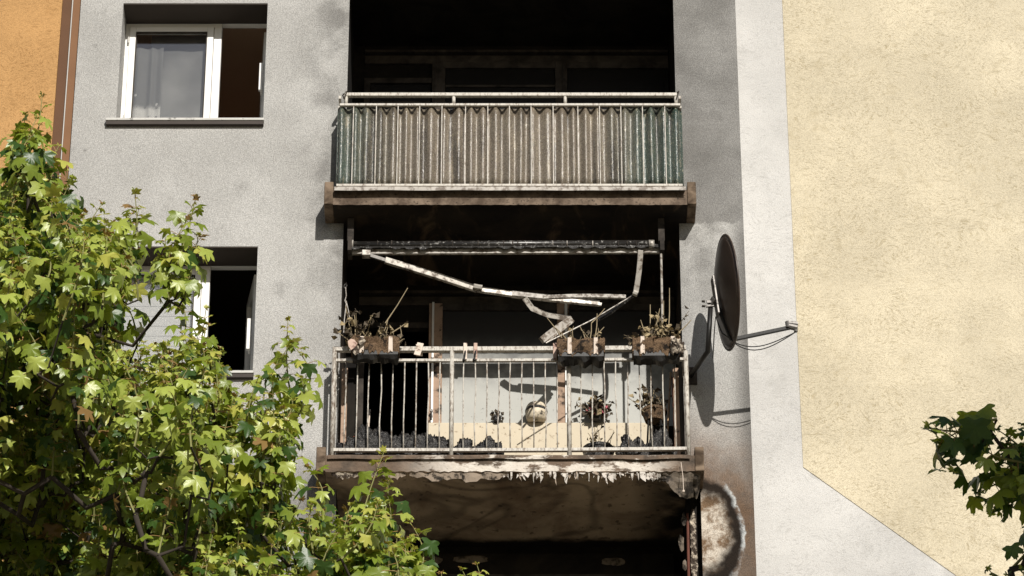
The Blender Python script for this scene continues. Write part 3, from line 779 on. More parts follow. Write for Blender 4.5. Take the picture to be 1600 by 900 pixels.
# left arm: shoulder, upper arm, elbow, forearm, its sleeve
s0 = W(574, 398, AY); e0 = W(745, 452, .27); f1 = W(937, 474, .41)
MB().box(s0.x-.05, s0.x+.03, AY-.03, AY+.04, s0.z-.02, s0.z+.04).build('shoulder', M['alu'], aw, bevel=.006)
MB().bar(s0, s0.lerp(e0, .18), .022, .034).build('arm', M['grey_metal'], aw)
MB().bar(s0.lerp(e0, .16), e0, .036, .064, seg=6, bend=(0, 0, .006)).build('arm', M['alu'], aw, bevel=.004)
MB().tube([e0+Vector((-.03, -.03, .01)), e0+Vector((.05, -.03, -.006))], .030, 8).build('elbow', M['alu'], aw)
MB().bar(e0, f1, .034, .056, seg=8, bend=(0, 0, -.012)).build('forearm', M['alu'], aw, bevel=.004)
g0 = W(848, 465, .24); g1 = W(978, 464, .16)
MB().bar(g0, g1, .028, .036, seg=6, bend=(0, 0, .012)).build('broken_bar', M['alu'], aw)
MB().bar(W(800, 460, .31), W(862, 466, .355), .05, .05).build('sleeve', M['metal'], aw)
MB().bar(W(905, 470, .395), W(940, 476, .40), .02, .03).build('broken_bar', M['alu'], aw)
# the folded piece that dangles
pts = [W(820, 466, .28), W(832, 482, .32), W(856, 492, .36), W(893, 498, .38)]
m_ = MB(); m_.tube(pts, .036, 4, flat=.6); m_.build('dangling_arm', M['alu'], aw)
h0, h1 = W(893, 499, .38), W(846, 532, .22)
MB().bar(h0, h1, .034, .064, seg=4, bend=(0, 0, .01)).build('dangling_arm', M['metal'], aw)
MB().bar(h0+Vector((.01, -.02, -.04)), h1+Vector((.05, -.02, -.03)), .012, .018).build('dangling_arm', M['rail_rust'], aw)
# right arm and the thin rod
r0, r1 = W(1001, 391, AY), W(993, 459, .10)
MB().bar(r0, r1, .034, .050, up=(1, 0, 0), seg=4, bend=(.008, 0, 0)).build('arm', M['metal'], aw, bevel=.004)
MB().tube([r1+Vector((-.02, -.02, 0)), r1+Vector((.02, -.02, -.02))], .028, 8).build('elbow', M['alu'], aw)
MB().tube([r1, W(925, 500, .12), W(853, 536, .05)], .0065, 6).build('rod', M['alu'], aw)
MB().tube([r1, W(955, 488, .16), W(930, 502, .17)], .017, 6).build('rod', M['tube'], aw)
MB().tube([W(1033, 397, -.12), W(1035, 505, -.12)], .011, 8).build('crank_rod', M['metal'], aw)
settle(aw)

# ------------------------------------------------------------------ plants
def dead_foliage(root, cx, y0, y1, zbase, w, n, hmin, hmax, lean, seed, leafmats, nl=5, lsize=.022, tall=()):
    rnd = random.Random(seed); st = MB(); lf = MB()
    for i in range(n):
        x = cx+rnd.uniform(-w/2, w/2); y = rnd.uniform(y0, y1); h = rnd.uniform(hmin, hmax)
        d = Vector((rnd.gauss(lean, .35), rnd.gauss(-.1, .25), 1)).normalized(); p = Vector((x, y, zbase)); pts = [p]
        for k in range(5):
            d = (d+Vector((rnd.gauss(0, .22), rnd.gauss(0, .22), rnd.gauss(0, .1)))).normalized(); p = p+d*h/5; pts.append(p)
        st.tube(pts, [.0052, .0048, .0042, .0036, .003, .0022], 4)
        for k in range(rnd.randint(max(1, nl-3), nl+2)):
            q = pts[rnd.randint(2, 5)]+Vector((rnd.gauss(0, .02), rnd.gauss(0, .02), rnd.gauss(0, .02)))
            lf.cur = rnd.randrange(len(leafmats)); s = lsize*rnd.uniform(.6, 1.4)
            ax = Vector((rnd.gauss(0, 1), rnd.gauss(0, .6), rnd.gauss(-.4, .8))).normalized(); nn = ax.orthogonal().normalized()
            nn = (nn*math.cos(rnd.uniform(0, 6))+ax.cross(nn)*math.sin(rnd.uniform(0, 6))).normalized(); bb = ax.cross(nn)
            s *= 1.5; c0_ = q; c1_ = q+ax*s*.6+bb*s*.55+nn*s*.3; c2_ = q+ax*s*1.3; c3_ = q+ax*s*.6-bb*s*.55+nn*s*.3
            lf.poly([c0_, c1_, c2_]); lf.poly([c0_, c2_, c3_])
    for (px0, py0, px1, py1, Y) in tall:
        st.tube([W(px0, py0, Y), W((px0+px1)/2+1, (py0+py1)/2, Y), W(px1, py1, Y)], [.006, .005, .0035], 5)
    s_ = st.build('stems', M['twig'], root); s_['kind'] = 'stuff'
    l_ = lf.build('withered_leaves', [M[q] for q in leafmats], root); l_['kind'] = 'stuff'

def flower_box(pl, pr, pt, pb, label, seed, tilt=0):
    rnd = random.Random(seed); yf, yb_ = RY-.20, RY-.028
    x0 = W(pl, pt, yf).x; x1 = W(pr, pt, yf).x; zt = W(pl, pt, yf).z; zb = W(pl, pb, yf).z
    t = thing('flower_box', label, 'flower box', ((x0+x1)/2, (yf+yb_)/2, zb), 'flower boxes on the lower railing')
    n = 34; cut = [zb+.005+rnd.uniform(-.02, .02)+.05*mnoise.noise(Vector((i*.23, seed, 0))) for i in range(n+1)]
    top = [zt+rnd.uniform(-.010, .008)+.035*mnoise.noise(Vector((i*.16, seed, 4))) for i in range(n+1)]
    def fr(u, v):
        i = int(round(u*n)); z = cut[i]+(top[i]-cut[i])*v
        return (x0+(x1-x0)*u, yf+.03*(1-v)+.026*mnoise.noise(Vector((u*6, v*2.5, seed))), z)
    MB().grid(n, 5, fr).build('coir_front', M['coir'], t, solid=.014)
    MB().box(x0, x0+.012, yf+.02, yb_, zb+.02, zt-.006).build('end_panel', M['coir'], t)
    MB().box(x1-.012, x1, yf+.02, yb_, zb+.02, zt-.006).build('end_panel', M['coir'], t)
    MB().box(x0, x1, yb_-.01, yb_, zb+.02, zt-.006).build('back_panel', M['coir'], t)
    def soil(u, v): return (x0+.014+(x1-x0-.028)*u, yf+.03+(yb_-.012-yf-.03)*v, zt-.03+.02*mnoise.noise(Vector((u*8, v*4, seed+2))))
    MB().grid(14, 5, soil).build('soil', M['char'], t)
    def tray(u, v):
        a = u*math.pi
        z = zb-.05+.045*mnoise.noise(Vector((v*6, u*2, seed)))
        prof = [(yf+.030, zb+.05), (yf+.028, zb-.02), (yf+.05, z), (yb_-.03, z), (yb_-.004, zb-.02), (yb_-.004, zb+.05)]
        y, zz = prof[int(round(u*5))]; return (x0+.012+(x1-x0-.024)*v, y, zz)
    MB().grid(5, 20, tray).build('tray', M['black'], t, solid=.004)
    for f_ in (.22, .83):
        xs = x0+(x1-x0)*(f_+rnd.uniform(-.05, .05)); wv = .020
        def strap(u, v): return (xs+(u-.5)*2*wv*(1-.15*v), yf-.012+.03*(1-v), zb+.0+(zt+.004-zb)*v+(rnd.uniform(-.012, .008) if v < .1 else 0))
        MB().grid(4, 4, strap).build('strap', M['strap'], t, solid=.006)
        MB().box(xs-.012, xs+.012, yf, RY+.028, zt-.002, zt+.006).build('strap_hook', M['strap'], t)
    return t, x0, x1, zt, yf, yb_
t, x0, x1, zt, yf, yb_ = flower_box(549, 624, 527, 548, 'charred flower box of withered plants at the left end of the lower railing', 1)
dead_foliage(t, x0+.04, yf+.04, yb_-.03, zt-.03, .12, 10, .16, .34, -.12, 21, ['deadleaf', 'deaddark', 'deaddark'], 8, .03,
             ((548, 528, 540, 478, yf+.05), (555, 525, 554, 492, yf+.06)))
dead_foliage(t, x0+.33, yf+.04, yb_-.03, zt-.03, .20, 12, .10, .24, .25, 22, ['deadleaf', 'deaddark'], 7, .028,
             ((602, 505, 637, 450, yf+.08), (598, 522, 606, 500, yf+.06), (612, 520, 637, 503, yf+.05)))
for i, (px, py, w) in enumerate(((550, 538, 8), (557, 547, 7), (565, 534, 6))):
    c = W(px, py, yf-.016); rnd = random.Random(i); m_ = MB()
    m_.v = [(c.x+w/168*math.cos(k*.9)*rnd.uniform(.6, 1.1), yf-.02-rnd.uniform(0, .012), c.z+w/120*math.sin(k*.9)*rnd.uniform(.6, 1.1)) for k in range(7)]
    m_.face(range(7)); m_.build('melted_patch', M['peel2' if i else 'hook_red'], t, solid=.004)
settle(t)
t, x0, x1, zt, yf, yb_ = flower_box(870, 945, 529, 551, 'coir flower box with bare stalks in the middle of the lower railing', 2)
dead_foliage(t, (x0+x1)/2+.03, yf+.04, yb_-.03, zt-.03, .30, 9, .06, .2, .15, 31, ['deadleaf', 'deaddark'], 1, .02,
             ((878, 528, 855, 497, yf+.06), (885, 530, 868, 512, yf+.05), (922, 530, 924, 505, yf+.07), (924, 505, 945, 482, yf+.07), (930, 528, 933, 490, yf+.08), (893, 530, 889, 512, yf+.06), (928, 526, 944, 511, yf+.05), (914, 528, 906, 510, yf+.05)))
settle(t)
t, x0, x1, zt, yf, yb_ = flower_box(988, 1063, 527, 550, 'burst flower box with tall dry stems at the right end of the lower railing', 3)
dead_foliage(t, (x0+x1)/2, yf+.03, yb_-.03, zt-.03, .42, 24, .10, .36, .05, 41, ['deadleaf', 'deaddark', 'deadleaf'], 7, .026,
             ((1044, 528, 1046, 450, yf+.06), (1014, 528, 1016, 476, yf+.07), (1020, 525, 1031, 482, yf+.07), (1034, 528, 1037, 470, yf+.05), (1060, 520, 1080, 500, yf+.05), (1008, 528, 1001, 500, yf+.06)))
c = W(1058, 540, yf-.02)
def torn(u, v): return (c.x-.05+.11*u+.02*mnoise.noise(Vector((v*3, u, 2))), yf-.02-.02*math.sin(u*3)-.02*v, c.z-.09+.16*v*(1-.25*u)+.03*mnoise.noise(Vector((u*5, v, 9))))
MB().grid(8, 6, torn).build('torn_side', M['peel2'], t, True, solid=.004)
MB().tube([W(1049, 533, yf-.05), W(1058, 536, yf-.07), W(1063, 550, yf-.06), W(1056, 563, yf-.04)], .004, 5).build('wire', M['black'], t)
settle(t)
# loose hooks left on the rail
for i, (px, w_, mt, lab) in enumerate(((655, .03, 'strap', 'bent pale planter hook on the rail, nearest the left flower box'), (727, .017, 'strap', 'straight pale planter hook, left one of the close pair on the rail'),
                                   (743, .017, 'hook_red', 'straight pinkish planter hook, right one of the close pair on the rail'), (867, .017, 'hook_red', 'upright pink planter hook against the middle flower box'))):
    x = W(px, 545, RY-.03).x; z = -.845; yy = RY-.030
    t = thing('planter_hook', lab, 'hook', (x, RY, z), 'loose hooks on the lower railing')
    k = .02 if i == 0 else 0
    m_ = MB(); m_.bar((x-k, yy-.004, z-.125 if i else z-.08), (x+k*.6, yy, z+.052), .010, w_*2, up=(1, 0, 0)); m_.build('plate', M[mt], t, bevel=.003)
    MB().box(x-w_, x+w_, yy+.002, RY+.032, z+.030, z+.040).build('lip', M[mt], t)
    MB().box(x-w_, x+w_, RY+.026, RY+.034, z-.05, z+.030).build('clip', M[mt], t)
    if i in (1, 2): MB().tube([(x, yy-.008, z-.04), (x, yy-.05, z-.08), (x-.01, yy-.04, z-.15), (x-.015, yy-.005, z-.155)], .009, 6).build('prong', M['black'], t)
    settle(t)
# hooks hanging at the left edge
t = thing('hanging_hook', 'thin wire hooks hanging at the left edge of the burnt balcony', 'hook', W(541, 450, -.02))
MB().tube([W(538, 446, -.03), W(541, 442, -.03), W(542, 447, -.03), W(539, 450, -.03), W(537, 447, -.004)], .006, 6).build('wall_hook', M['grey_metal'], t)
MB().tube([W(540, 449, -.03), W(541, 462, -.03), W(539, 470, -.03), W(541, 475, -.03), W(538, 500, -.03), W(537, 520, -.03)], .005, 5).build('wire', M['metal'], t)
MB().tube([W(541, 470, -.03), W(545, 488, -.03), W(547, 505, -.03)], .004, 5).build('wire', M['metal'], t)
settle(t)

# ------------------------------------------------------------------ things on the lower balcony
ZS = ZT[1]+1.107-.003
YS = DEP-.055
rnd = random.Random(8)
def zpix(px, py, Y): return W(px, py, Y)
# round cream pot on the parapet
c = W(838, 668, YS-.06); c.z = ZS
t = thing('ceramic_pot', 'round cream pot with a blackened cracked rim on the window parapet', 'pot', c)
MB().lathe(c, [(.075, 0), (.095, .03), (.104, .09), (.098, .125), (.090, .125), (.094, .09), (.06, .08)], 22).build('pot_body', M['ceramic'], t, True)
MB().lathe(c+Vector((0, 0, .125)), [(.100, 0), (.098, .02), (.080, .055), (.04, .068), (.005, .07)], 22).build('lid', M['cream'], t, True)
m_ = MB(); m_.lathe(c, [(.106, .10), (.108, .11), (.104, .126)], 22, .02); m_.build('burnt_rim', M['char'], t)
settle(t)
def pot_plant(px, Y, zb, label, pot_r, pot_h, potmat, n, hmin, hmax, seed, leafm, spread=.12, petals=None, ls=.03):
    c = W(px, 650, Y); c.z = zb
    t = thing('potted_plant', label, 'potted plant', c, 'scorched pot plants at the back of the lower balcony')
    MB().lathe(c, [(pot_r*.75, 0), (pot_r, pot_h), (pot_r*1.1, pot_h), (pot_r*1.1, pot_h+.02), (pot_r*.9, pot_h+.02), (pot_r*.85, pot_h-.02)], 14, .02).build('pot', M[potmat], t)
    dead_foliage(t, c.x, c.y-pot_r*.5, c.y+pot_r*.5, c.z+pot_h-.02, spread, n, hmin, hmax, 0, seed, leafm, 9, ls)
    if petals:
        m_ = MB(); rr = random.Random(seed)
        for i in range(26):
            q = c+Vector((rr.gauss(.02, .045), rr.uniform(-.1, -.02), pot_h+rr.uniform(-.01, .07))); s = rr.uniform(.014, .026)
            a1 = Vector((rr.gauss(0, 1), rr.gauss(0, .4), rr.gauss(0, 1))).normalized()*s; b1 = a1.orthogonal().normalized()*s
            m_.poly([q-a1, q+b1, q+a1, q-b1])
        m_.build('petals', M['pink'], t)['kind'] = 'stuff'
    settle(t)
pot_plant(931, YS-.09, ZS, 'small bushy plant with pink petals on the window parapet', .055, .05, 'char', 16, .10, .22, 51, ['deaddark', 'deaddark', 'deadleaf'], .14, True, .032)
pot_plant(776, YS-.06, ZS, 'shrivelled black seedling pot left of the cream pot', .04, .03, 'char', 4, .06, .15, 53, ['deaddark'], .05, None, .02)
# right corner: plant on a tall charred stand
c = W(1022, 640, .55)
t = thing('potted_plant', 'withered plant in a woven pot on a dark stand at the right corner', 'potted plant', (c.x, .55, ZT[1]), 'scorched pot plants at the back of the lower balcony')
zp = W(1022, 659, .55).z
for dx, dy in ((-.07, -.05), (.07, -.05), (0, .08)):
    MB().tube([(c.x+dx*1.5, .55+dy*1.5, ZT[1]), (c.x+dx*.8, .55+dy*.8, zp)], .010, 6).build('leg', M['black'], t)
MB().lathe((c.x, .55, zp), [(.085, 0), (.115, .09), (.122, .09), (.122, .115), (.10, .115), (.09, .06)], 16, .02).build('pot', M['coir'], t)
dead_foliage(t, c.x, .48, .62, zp+.07, .20, 18, .08, .28, 0, 61, ['deaddark', 'deadleaf', 'deaddark'], 6, .028, ((1008, 635, 1003, 600, .5), (1003, 600, 1012, 612, .5), (1014, 640, 1022, 610, .5)))
settle(t)
# floor pots and charred heaps behind the railing
def lump(c, rx, ry, rz, seed, name, label, mat='char', sub=4, rough=.55, group='charred heaps on the lower balcony floor'):
    bm = bmesh.new(); bmesh.ops.create_icosphere(bm, subdivisions=5, radius=1)
    o1 = Vector((seed*3.1, seed*1.7, 0))
    for v in bm.verts:
        p = v.co.copy(); wv = Vector((mnoise.noise(p*1.3+o1), mnoise.noise(p*1.3+o1+Vector((5, 0, 0))), mnoise.noise(p*1.3+o1+Vector((0, 5, 0)))))
        g = p+wv*.9
        n1 = mnoise.noise(p*1.8+o1); n2 = 1-abs(mnoise.noise(Vector((g.x*2.2, g.y*2, g.z*4.5))+o1)); n3 = 1-abs(mnoise.noise(Vector((g.x*4.5, g.y*4, g.z*8))+o1*2))
        k = 1+.65*n1+.6*(n2-.75)+.22*(n3-.75)
        q = Vector((p.x*rx, p.y*ry, p.z*rz))*k
        q.z = max(q.z, -rz*.55); v.co = q
    me = bpy.data.meshes.new(name); bm.to_mesh(me); bm.free(); me.materials.append(M[mat]); me.polygons.foreach_set('use_smooth', [True]*len(me.polygons))
    o = link(name, me); o.location = Vector(c)+Vector((0, 0, rz*.55))
    return tag(o, label, 'debris', group)
FL = ZT[1]+.001
def fx(px): return W(px, 695, -.17).x
for i, (px, rx, ry, rz, lab) in enumerate((
    (547, .10, .06, .15, 'small charred crumpled lump beside the left railing post'),
    (577, .15, .065, .21, 'tallest charred crumpled heap behind the railing near the left post'),
    (612, .16, .065, .16, 'flat charred heap behind the railing, under the left flower box'),
    (646, .15, .065, .20, 'peaked charred heap behind the railing below the bent hook'),
    (680, .16, .065, .16, 'charred heap sloping down to the second railing post'),
    (724, .10, .06, .145, 'round charred lump just right of the second railing post'),
    (762, .14, .06, .14, 'low charred strip of debris in the middle railing bay'),
    (986, .13, .06, .16, 'dark charred mound in the right railing bay'),
    (1032, .12, .07, .18, 'grey ashy heap at the right corner of the balcony'))):
    lump((fx(px), -.185, FL), rx, ry, rz, i+1, 'charred_debris', lab)
t = thing('potted_plant', 'red-brown withered plant in a pale pot at the left railing corner', 'potted plant', (fx(551), -.06, FL), 'scorched pot plants at the back of the lower balcony')
c = Vector((fx(551), -.06, FL)); MB().lathe(c, [(.07, 0), (.085, .16), (.095, .16), (.095, .19), (.075, .19), (.07, .15)], 16, .02).build('pot', M['ceramic'], t)
dead_foliage(t, c.x, -.1, -.03, FL+.16, .14, 10, .08, .20, 0, 71, ['redleaf', 'redleaf', 'deaddark'], 8, .035)
settle(t)
t = thing('potted_plant', 'bare dry twigs in a low dark bowl behind the right railing bay', 'potted plant', (W(935, 690, .5).x, .5, FL), 'scorched pot plants at the back of the lower balcony')
c = Vector((W(935, 690, .5).x, .5, FL)); hh = W(935, 702, .5).z-FL
MB().lathe(c, [(.10, 0), (.14, hh-.03), (.15, hh-.03), (.15, hh), (.12, hh), (.11, hh-.05)], 16, .02).build('pot', M['char'], t)
dead_foliage(t, c.x, .42, .58, FL+hh-.03, .26, 12, .08, .26, 0, 81, ['deaddark', 'deadleaf'], 2, .018, ((930, 700, 929, 668, .5), (940, 702, 960, 675, .5)))
settle(t)
o = MB().tube([W(735, 700, .06), W(741, 640, .2), W(752, 560, .7)], .0, 4)
for i, (p0, p1, lab, r) in enumerate(((W(1036, 702, .25), W(1048, 582, .55), 'pale leaning wooden stick at the right corner, left of the pair', .011), (W(1055, 702, .15), W(1051, 590, .35), 'reddish upright wooden stick at the right corner, right of the pair', .013))):
    p0 = Vector((p0.x, p0.y, FL+.004))
    s = MB().tube([p0, p0.lerp(p1, .5)+Vector((.004, 0, 0)), p1], r, 6).build('wooden_stick', M['stick' if i == 0 else 'rust'], None, True); tag(s, lab, 'stick', 'sticks leaning in the balcony corner')
s = MB().tube([(fx(572), -.12, FL+.1), W(578, 640, .12)], .008, 6).build('wooden_stick', M['strap'], None, True); tag(s, 'thin pale stick leaning out of the heap below the left flower box', 'stick', 'sticks leaning in the balcony corner')

# ------------------------------------------------------------------ satellite dish
DY = -.70
c = W(1136, 457, DY)
t = thing('satellite_dish', 'dark brown satellite dish on a wall bracket beside the burnt balcony', 'satellite dish', W(1080, 590, 0))
ax = Vector((.97, .125, .10)).normalized()          # where the dish points
R = .54; dep = .085
u = Vector((0, 0, 1)); u = (u-ax*u.dot(ax)).normalized(); v = ax.cross(u)
m_ = MB(); nr, na = 10, 48
m_.v.append(tuple(c-ax*dep))
for i in range(1, nr+1):
    r = i/nr
    for j in range(na):
        a = 2*math.pi*j/na; m_.v.append(tuple(c-ax*dep*(1-r*r)+u*math.cos(a)*R*r+v*math.sin(a)*R*.92*r))
for j in range(na): m_.face((0, 1+j, 1+(j+1) % na))
for i in range(nr-1):
    for j in range(na): m_.face((1+i*na+j, 1+(i+1)*na+j, 1+(i+1)*na+(j+1) % na, 1+i*na+(j+1) % na))
m_.build('reflector', M['dish'], t, True, solid=.006)
m_ = MB(); m_.tube([c+u*math.cos(a)*R+v*math.sin(a)*R*.92 for a in [2*math.pi*j/na for j in range(na+1)]], .008, 6, False); m_.build('rim', M['dish'], t, True)
back = c-ax*(dep+.03)
mast_t = W(1111, 476, DY+.03); elb = W(1106, 549, DY+.05); anc = W(1079, 588, -.004)
MB().bar(back+u*.16, back-u*.24, .10, .02, up=tuple(ax)).build('back_plate', M['grey_metal'], t, bevel=.004)
hb = MB(); hb.bar(back-u*.06, mast_t+Vector((.01, 0, .0)), .05, .07); hb.bar(mast_t+Vector((-.04, -.02, .015)), mast_t+Vector((.05, -.02, .02)), .02, .03); hb.bar(mast_t+Vector((-.05, -.02, -.03)), mast_t+Vector((.045, -.02, -.02)), .02, .022)
hb.build('mount', M['grey_metal'], t, bevel=.003)
for dz in (.02, -.03):
    q = mast_t+Vector((-.055, -.02, dz)); MB().tube([q, q+Vector((-.03, 0, .004))], .012, 6).build('bolt', M['soot_frame'], t)
MB().tube([anc, elb-Vector((0, .0, .0)), mast_t+Vector((0, 0, .04))], [.022, .024, .022], 10).build('mast', M['black'], t, True)
MB().box(anc.x-.06, anc.x+.06, -.018, -.003, anc.z-.09, anc.z+.09).build('wall_plate', M['soot_frame'], t)
bot = c-u*R*.97
ab = W(1143, 531, DY+.02); lnb = W(1238, 511, DY-.03)
MB().bar(back-u*.1, ab, .022, .03).build('arm_strut', M['black'], t)
MB().bar(ab, lnb, .026, .036, bend=(0, 0, .0)).build('feed_arm', M['black'], t, bevel=.004)
l0 = W(1232, 505, DY-.03); m_ = MB()
m_.tube([lnb+Vector((-.03, 0, .01)), lnb+Vector((.045, 0, -.01))], .030, 10); m_.tube([lnb+Vector((-.045, -.01, .05)), lnb+Vector((-.04, -.01, -.01))], .020, 8); m_.tube([lnb+Vector((.035, 0, .045)), lnb+Vector((.03, 0, -.05))], .018, 8)
m_.bar(lnb+Vector((-.05, -.01, .045)), lnb+Vector((.05, -.01, .03)), .03, .022)
m_.build('receiver', M['grey_metal'], t)
for k, dr in enumerate((.0, .035)):
    pts = []
    for i in range(15):
        s = i/14; p = (lnb+Vector((.03, 0, -.05))).lerp(ab, s); pts.append(p-Vector((0, 0, (.10+dr)*math.sin(math.pi*s)**.8*(.6+.8*s))))
    MB().tube(pts, .0055, 6).build('cable', M['cable'], t, True)
m2 = [ab+Vector((-.0, 0, -.0)), W(1128, 520, DY+.05), W(1118, 495, DY+.07), W(1116, 520, DY+.1), W(1114, 560, DY+.3)]
MB().tube(m2, .005, 6).build('cable', M['cable'], t, True)
settle(t)

# ------------------------------------------------------------------ maples
HALF = [(0, 1.0), (6, .82), (13, .86), (18, .70), (26, .58), (33, .74), (40, .78), (48, .97), (55, .80), (63, .80), (71, .60), (81, .50), (93, .62), (106, .74), (117, .56), (138, .42), (165, .22)]
HALF_LO = [(0, 1.0), (12, .82), (26, .57), (37, .76), (48, .96), (61, .76), (80, .50), (106, .73), (125, .46), (165, .22)]
def leaf_pts(rnd, lo=False):
    H = HALF_LO if lo else HALF
    out = [(a, r) for a, r in H]+[(-a, r) for a, r in reversed(H[1:])]
    curl = rnd.uniform(.10, .75); fold = rnd.uniform(.05, .34); tw = rnd.uniform(-.4, .4); wob = rnd.uniform(0, 6)
    pts = [Vector((0, .12, .02))]
    for a, r in out:
        r *= rnd.uniform(.93, 1.05); t = math.radians(a); x = math.sin(t)*r; y = math.cos(t)*r
        z = -curl*r*r*.55 + fold*(.5-abs(math.cos(t*3.7)))*r + tw*x*y + .05*math.sin(wob+4*x+3*y)+rnd.uniform(-.05, .05)
        pts.append(Vector((x, y, z)))
    return pts
def leaf_faces(n, base): return [(base, base+1+i, base+1+(i+1) % n) for i in range(n)]
LRND = random.Random(77)
LEAF_SHAPES = [leaf_pts(LRND) for _ in range(14)]; LEAF_LO = [leaf_pts(LRND, True) for _ in range(24)]
LEAF_MESH = {}
def leaf_mesh(si, mi):
    if (si, mi) not in LEAF_MESH:
        p = LEAF_SHAPES[si]; n = len(p)-1
        me = bpy.data.meshes.new('leaf'); me.from_pydata([tuple(q) for q in p], [], leaf_faces(n, 0)); me.materials.append(LEAF[mi])
        me.polygons.foreach_set('use_smooth', [True]*n); me.update(); LEAF_MESH[(si, mi)] = me
    return LEAF_MESH[(si, mi)]

def make_tree(root, shoots, trunk_pts, trunk_r, seed, n_parts=300, big=.105, colour=None, stub=.0065):
    """shoots: (tip, direction, length). Each shoot carries opposite pairs of maple leaves."""
    rnd = random.Random(seed); leaves = []; tw = MB()
    sun_up = -SUN
    nodes = [Vector(p) for p in trunk_pts]; par = [-1]+list(range(len(trunk_pts)-1)); ntrunk = len(nodes); load = [0]*ntrunk; paths = []
    for tip, d, L, vig in sorted(shoots, key=lambda s: (s[0]-s[1]*s[2]).z):
        base = tip-d*L
        bendv = Vector((rnd.gauss(0, .05), rnd.gauss(0, .05), 0)); pts = []
        n = max(4, int(L/.058))
        for i in range(n+1):
            s = i/n; pts.append(base.lerp(tip, s)+bendv*math.sin(math.pi*s))
        tw.cur = 0; tw.tube(pts, [.0085*(1-.72*i/n) for i in range(n+1)], 5, False)
        hx = d.orthogonal().normalized(); hy = d.cross(hx); phi = rnd.uniform(0, 6.28)
        for i in range(n, 0, -1):
            t = (n-i)/n                                      # 0 at the tip
            if t > .8 and rnd.random() < .4: phi += 1.571; continue
            for sd in (0, math.pi) if i < n else (0, 1.57, 3.14, 4.71):
                a = phi+sd+rnd.gauss(0, .25); h = (hx*math.cos(a)+hy*math.sin(a))
                size = big*min(1, .30+1.7*t)*rnd.uniform(.62, 1.12)*vig
                el = .9-1.0*min(1, t*2.0)+rnd.gauss(0, .15)
                pd = (h*math.cos(el)+d*math.sin(el)).normalized()
                pl = size*rnd.uniform(.7, 1.2)*(.35 if i == n else 1)
                q = pts[i]+pd*pl
                dr = -.7+2.0*min(1, t*1.9)+rnd.gauss(0, .42)
                axis = (h*math.cos(dr)+Vector((0, 0, -1))*math.sin(dr)).normalized()
                nm = (Vector((0, 0, 1))*math.cos(dr)+h*math.sin(dr)+sun_up*1.0+Vector((rnd.gauss(0, .6), rnd.gauss(0, .5), rnd.gauss(0, .45))))
                nm = (nm-axis*nm.dot(axis)).normalized()
                if colour: ci = colour(rnd, t)
                else:
                    r = rnd.random()
                    if t < .10: ci = 3 if r < .55 else (4 if r < .75 else 2)
                    elif t < .28: ci = 2 if r < .45 else (3 if r < .68 else (4 if r < .75 else 0))
                    else: ci = 0 if r < .46 else (1 if r < .66 else (2 if r < .94 else (3 if r < .985 else 4)))
                leaves.append((q, axis, nm, size, ci))
                tw.cur = 1; tw.tube([pts[i], pts[i].lerp(q, .55)+Vector((0, 0, .006)), q], [.0026, .0022, .002], 3, False)
            phi += 1.571
        # join the shoot to the nearest lower limb
        best = min(range(len(nodes)), key=lambda k: (nodes[k]-base).length + (2.5*max(0, nodes[k].z-base.z+.25*(nodes[k].xy-base.xy).length)) + (.15 if k < ntrunk else 0))
        p0 = nodes[best]; k = max(2, int((base-p0).length/.35)); prev = best
        path = [best]
        for i in range(1, k+1):
            s = i/k; q = p0.lerp(base, s); q = q+Vector((0, .40*min(1, (base-p0).length)*math.sin(math.pi*s), -.12*(base-p0).length*math.sin(math.pi*s)))+Vector((rnd.gauss(0, .02), rnd.gauss(0, .02), 0))*(i < k)
            nodes.append(q); par.append(prev); load.append(0); prev = len(nodes)-1; path.append(prev)
        load[prev] += 1; paths.append(path)
    for i in range(len(nodes)-1, 0, -1): load[par[i]] += load[i]
    rad = [min(.017, stub*max(1, l)**.36) for l in load]
    for i in range(ntrunk): rad[i] = max(trunk_r*(1-.65*i/(ntrunk-1)), rad[i]*.6)
    MB().tube(nodes[:ntrunk], rad[:ntrunk], 14).build('trunk', M['bark'], root, True)
    lm = MB()
    for path in paths:
        rr = [rad[i] for i in path]; rr[0] = min(rr[0], rr[1]*1.25)
        if max(rr[1:]) > .0145: MB().tube([nodes[i] for i in path], rr, 8).build('limb', M['bark'], root, True)
        else: lm.tube([nodes[i] for i in path], rr, 6, False)
    if lm.v: lm.build('small_limbs', M['bark'], root, True)['kind'] = 'stuff'
    tw_o = tw.build('twigs', [M['stem'], M['stem_red']], root); tw_o['kind'] = 'stuff'
    # the leaves that show largest are parts of their own, the rest is one mass
    def rank(lf):
        x, y, fw = PX(lf[0]); vis = -30 < x < 1630 and -30 < y < 930
        face = abs(lf[2].dot((CAM-lf[0]).normalized()))
        return (lf[3]*(.35+face)*(30/fw)**2.5) if vis else 0
    leaves.sort(key=rank, reverse=True)
    for q, ax_, nm, size, ci in leaves[:n_parts]:
        sd_ = ax_.cross(nm); mt = Matrix((sd_*size, ax_*size, nm*size)).transposed().to_4x4(); mt.translation = q
        o = link('leaf', leaf_mesh(rnd.randrange(14), ci), root); o.matrix_local = mt
    fm = MB()
    for q, ax_, nm, size, ci in leaves[n_parts:]:
        sd_ = ax_.cross(nm); P = LEAF_LO[rnd.randrange(24)]; b = len(fm.v); fm.cur = ci
        fm.v += [tuple(q+sd_*(p.x*size)+ax_*(p.y*size)+nm*(p.z*size)) for p in P]
        for f in leaf_faces(len(P)-1, b): fm.face(f)
    if fm.v:
        fo = fm.build('foliage', LEAF, root, True); fo['kind'] = 'stuff'
    for ch in root.children:
        if ch.name.split('.')[0] != 'leaf': ch.matrix_parent_inverse = Matrix.Translation(-Vector(root.location))
        else: ch.matrix_parent_inverse = Matrix.Translation(-Vector(root.location))
    return len(leaves)

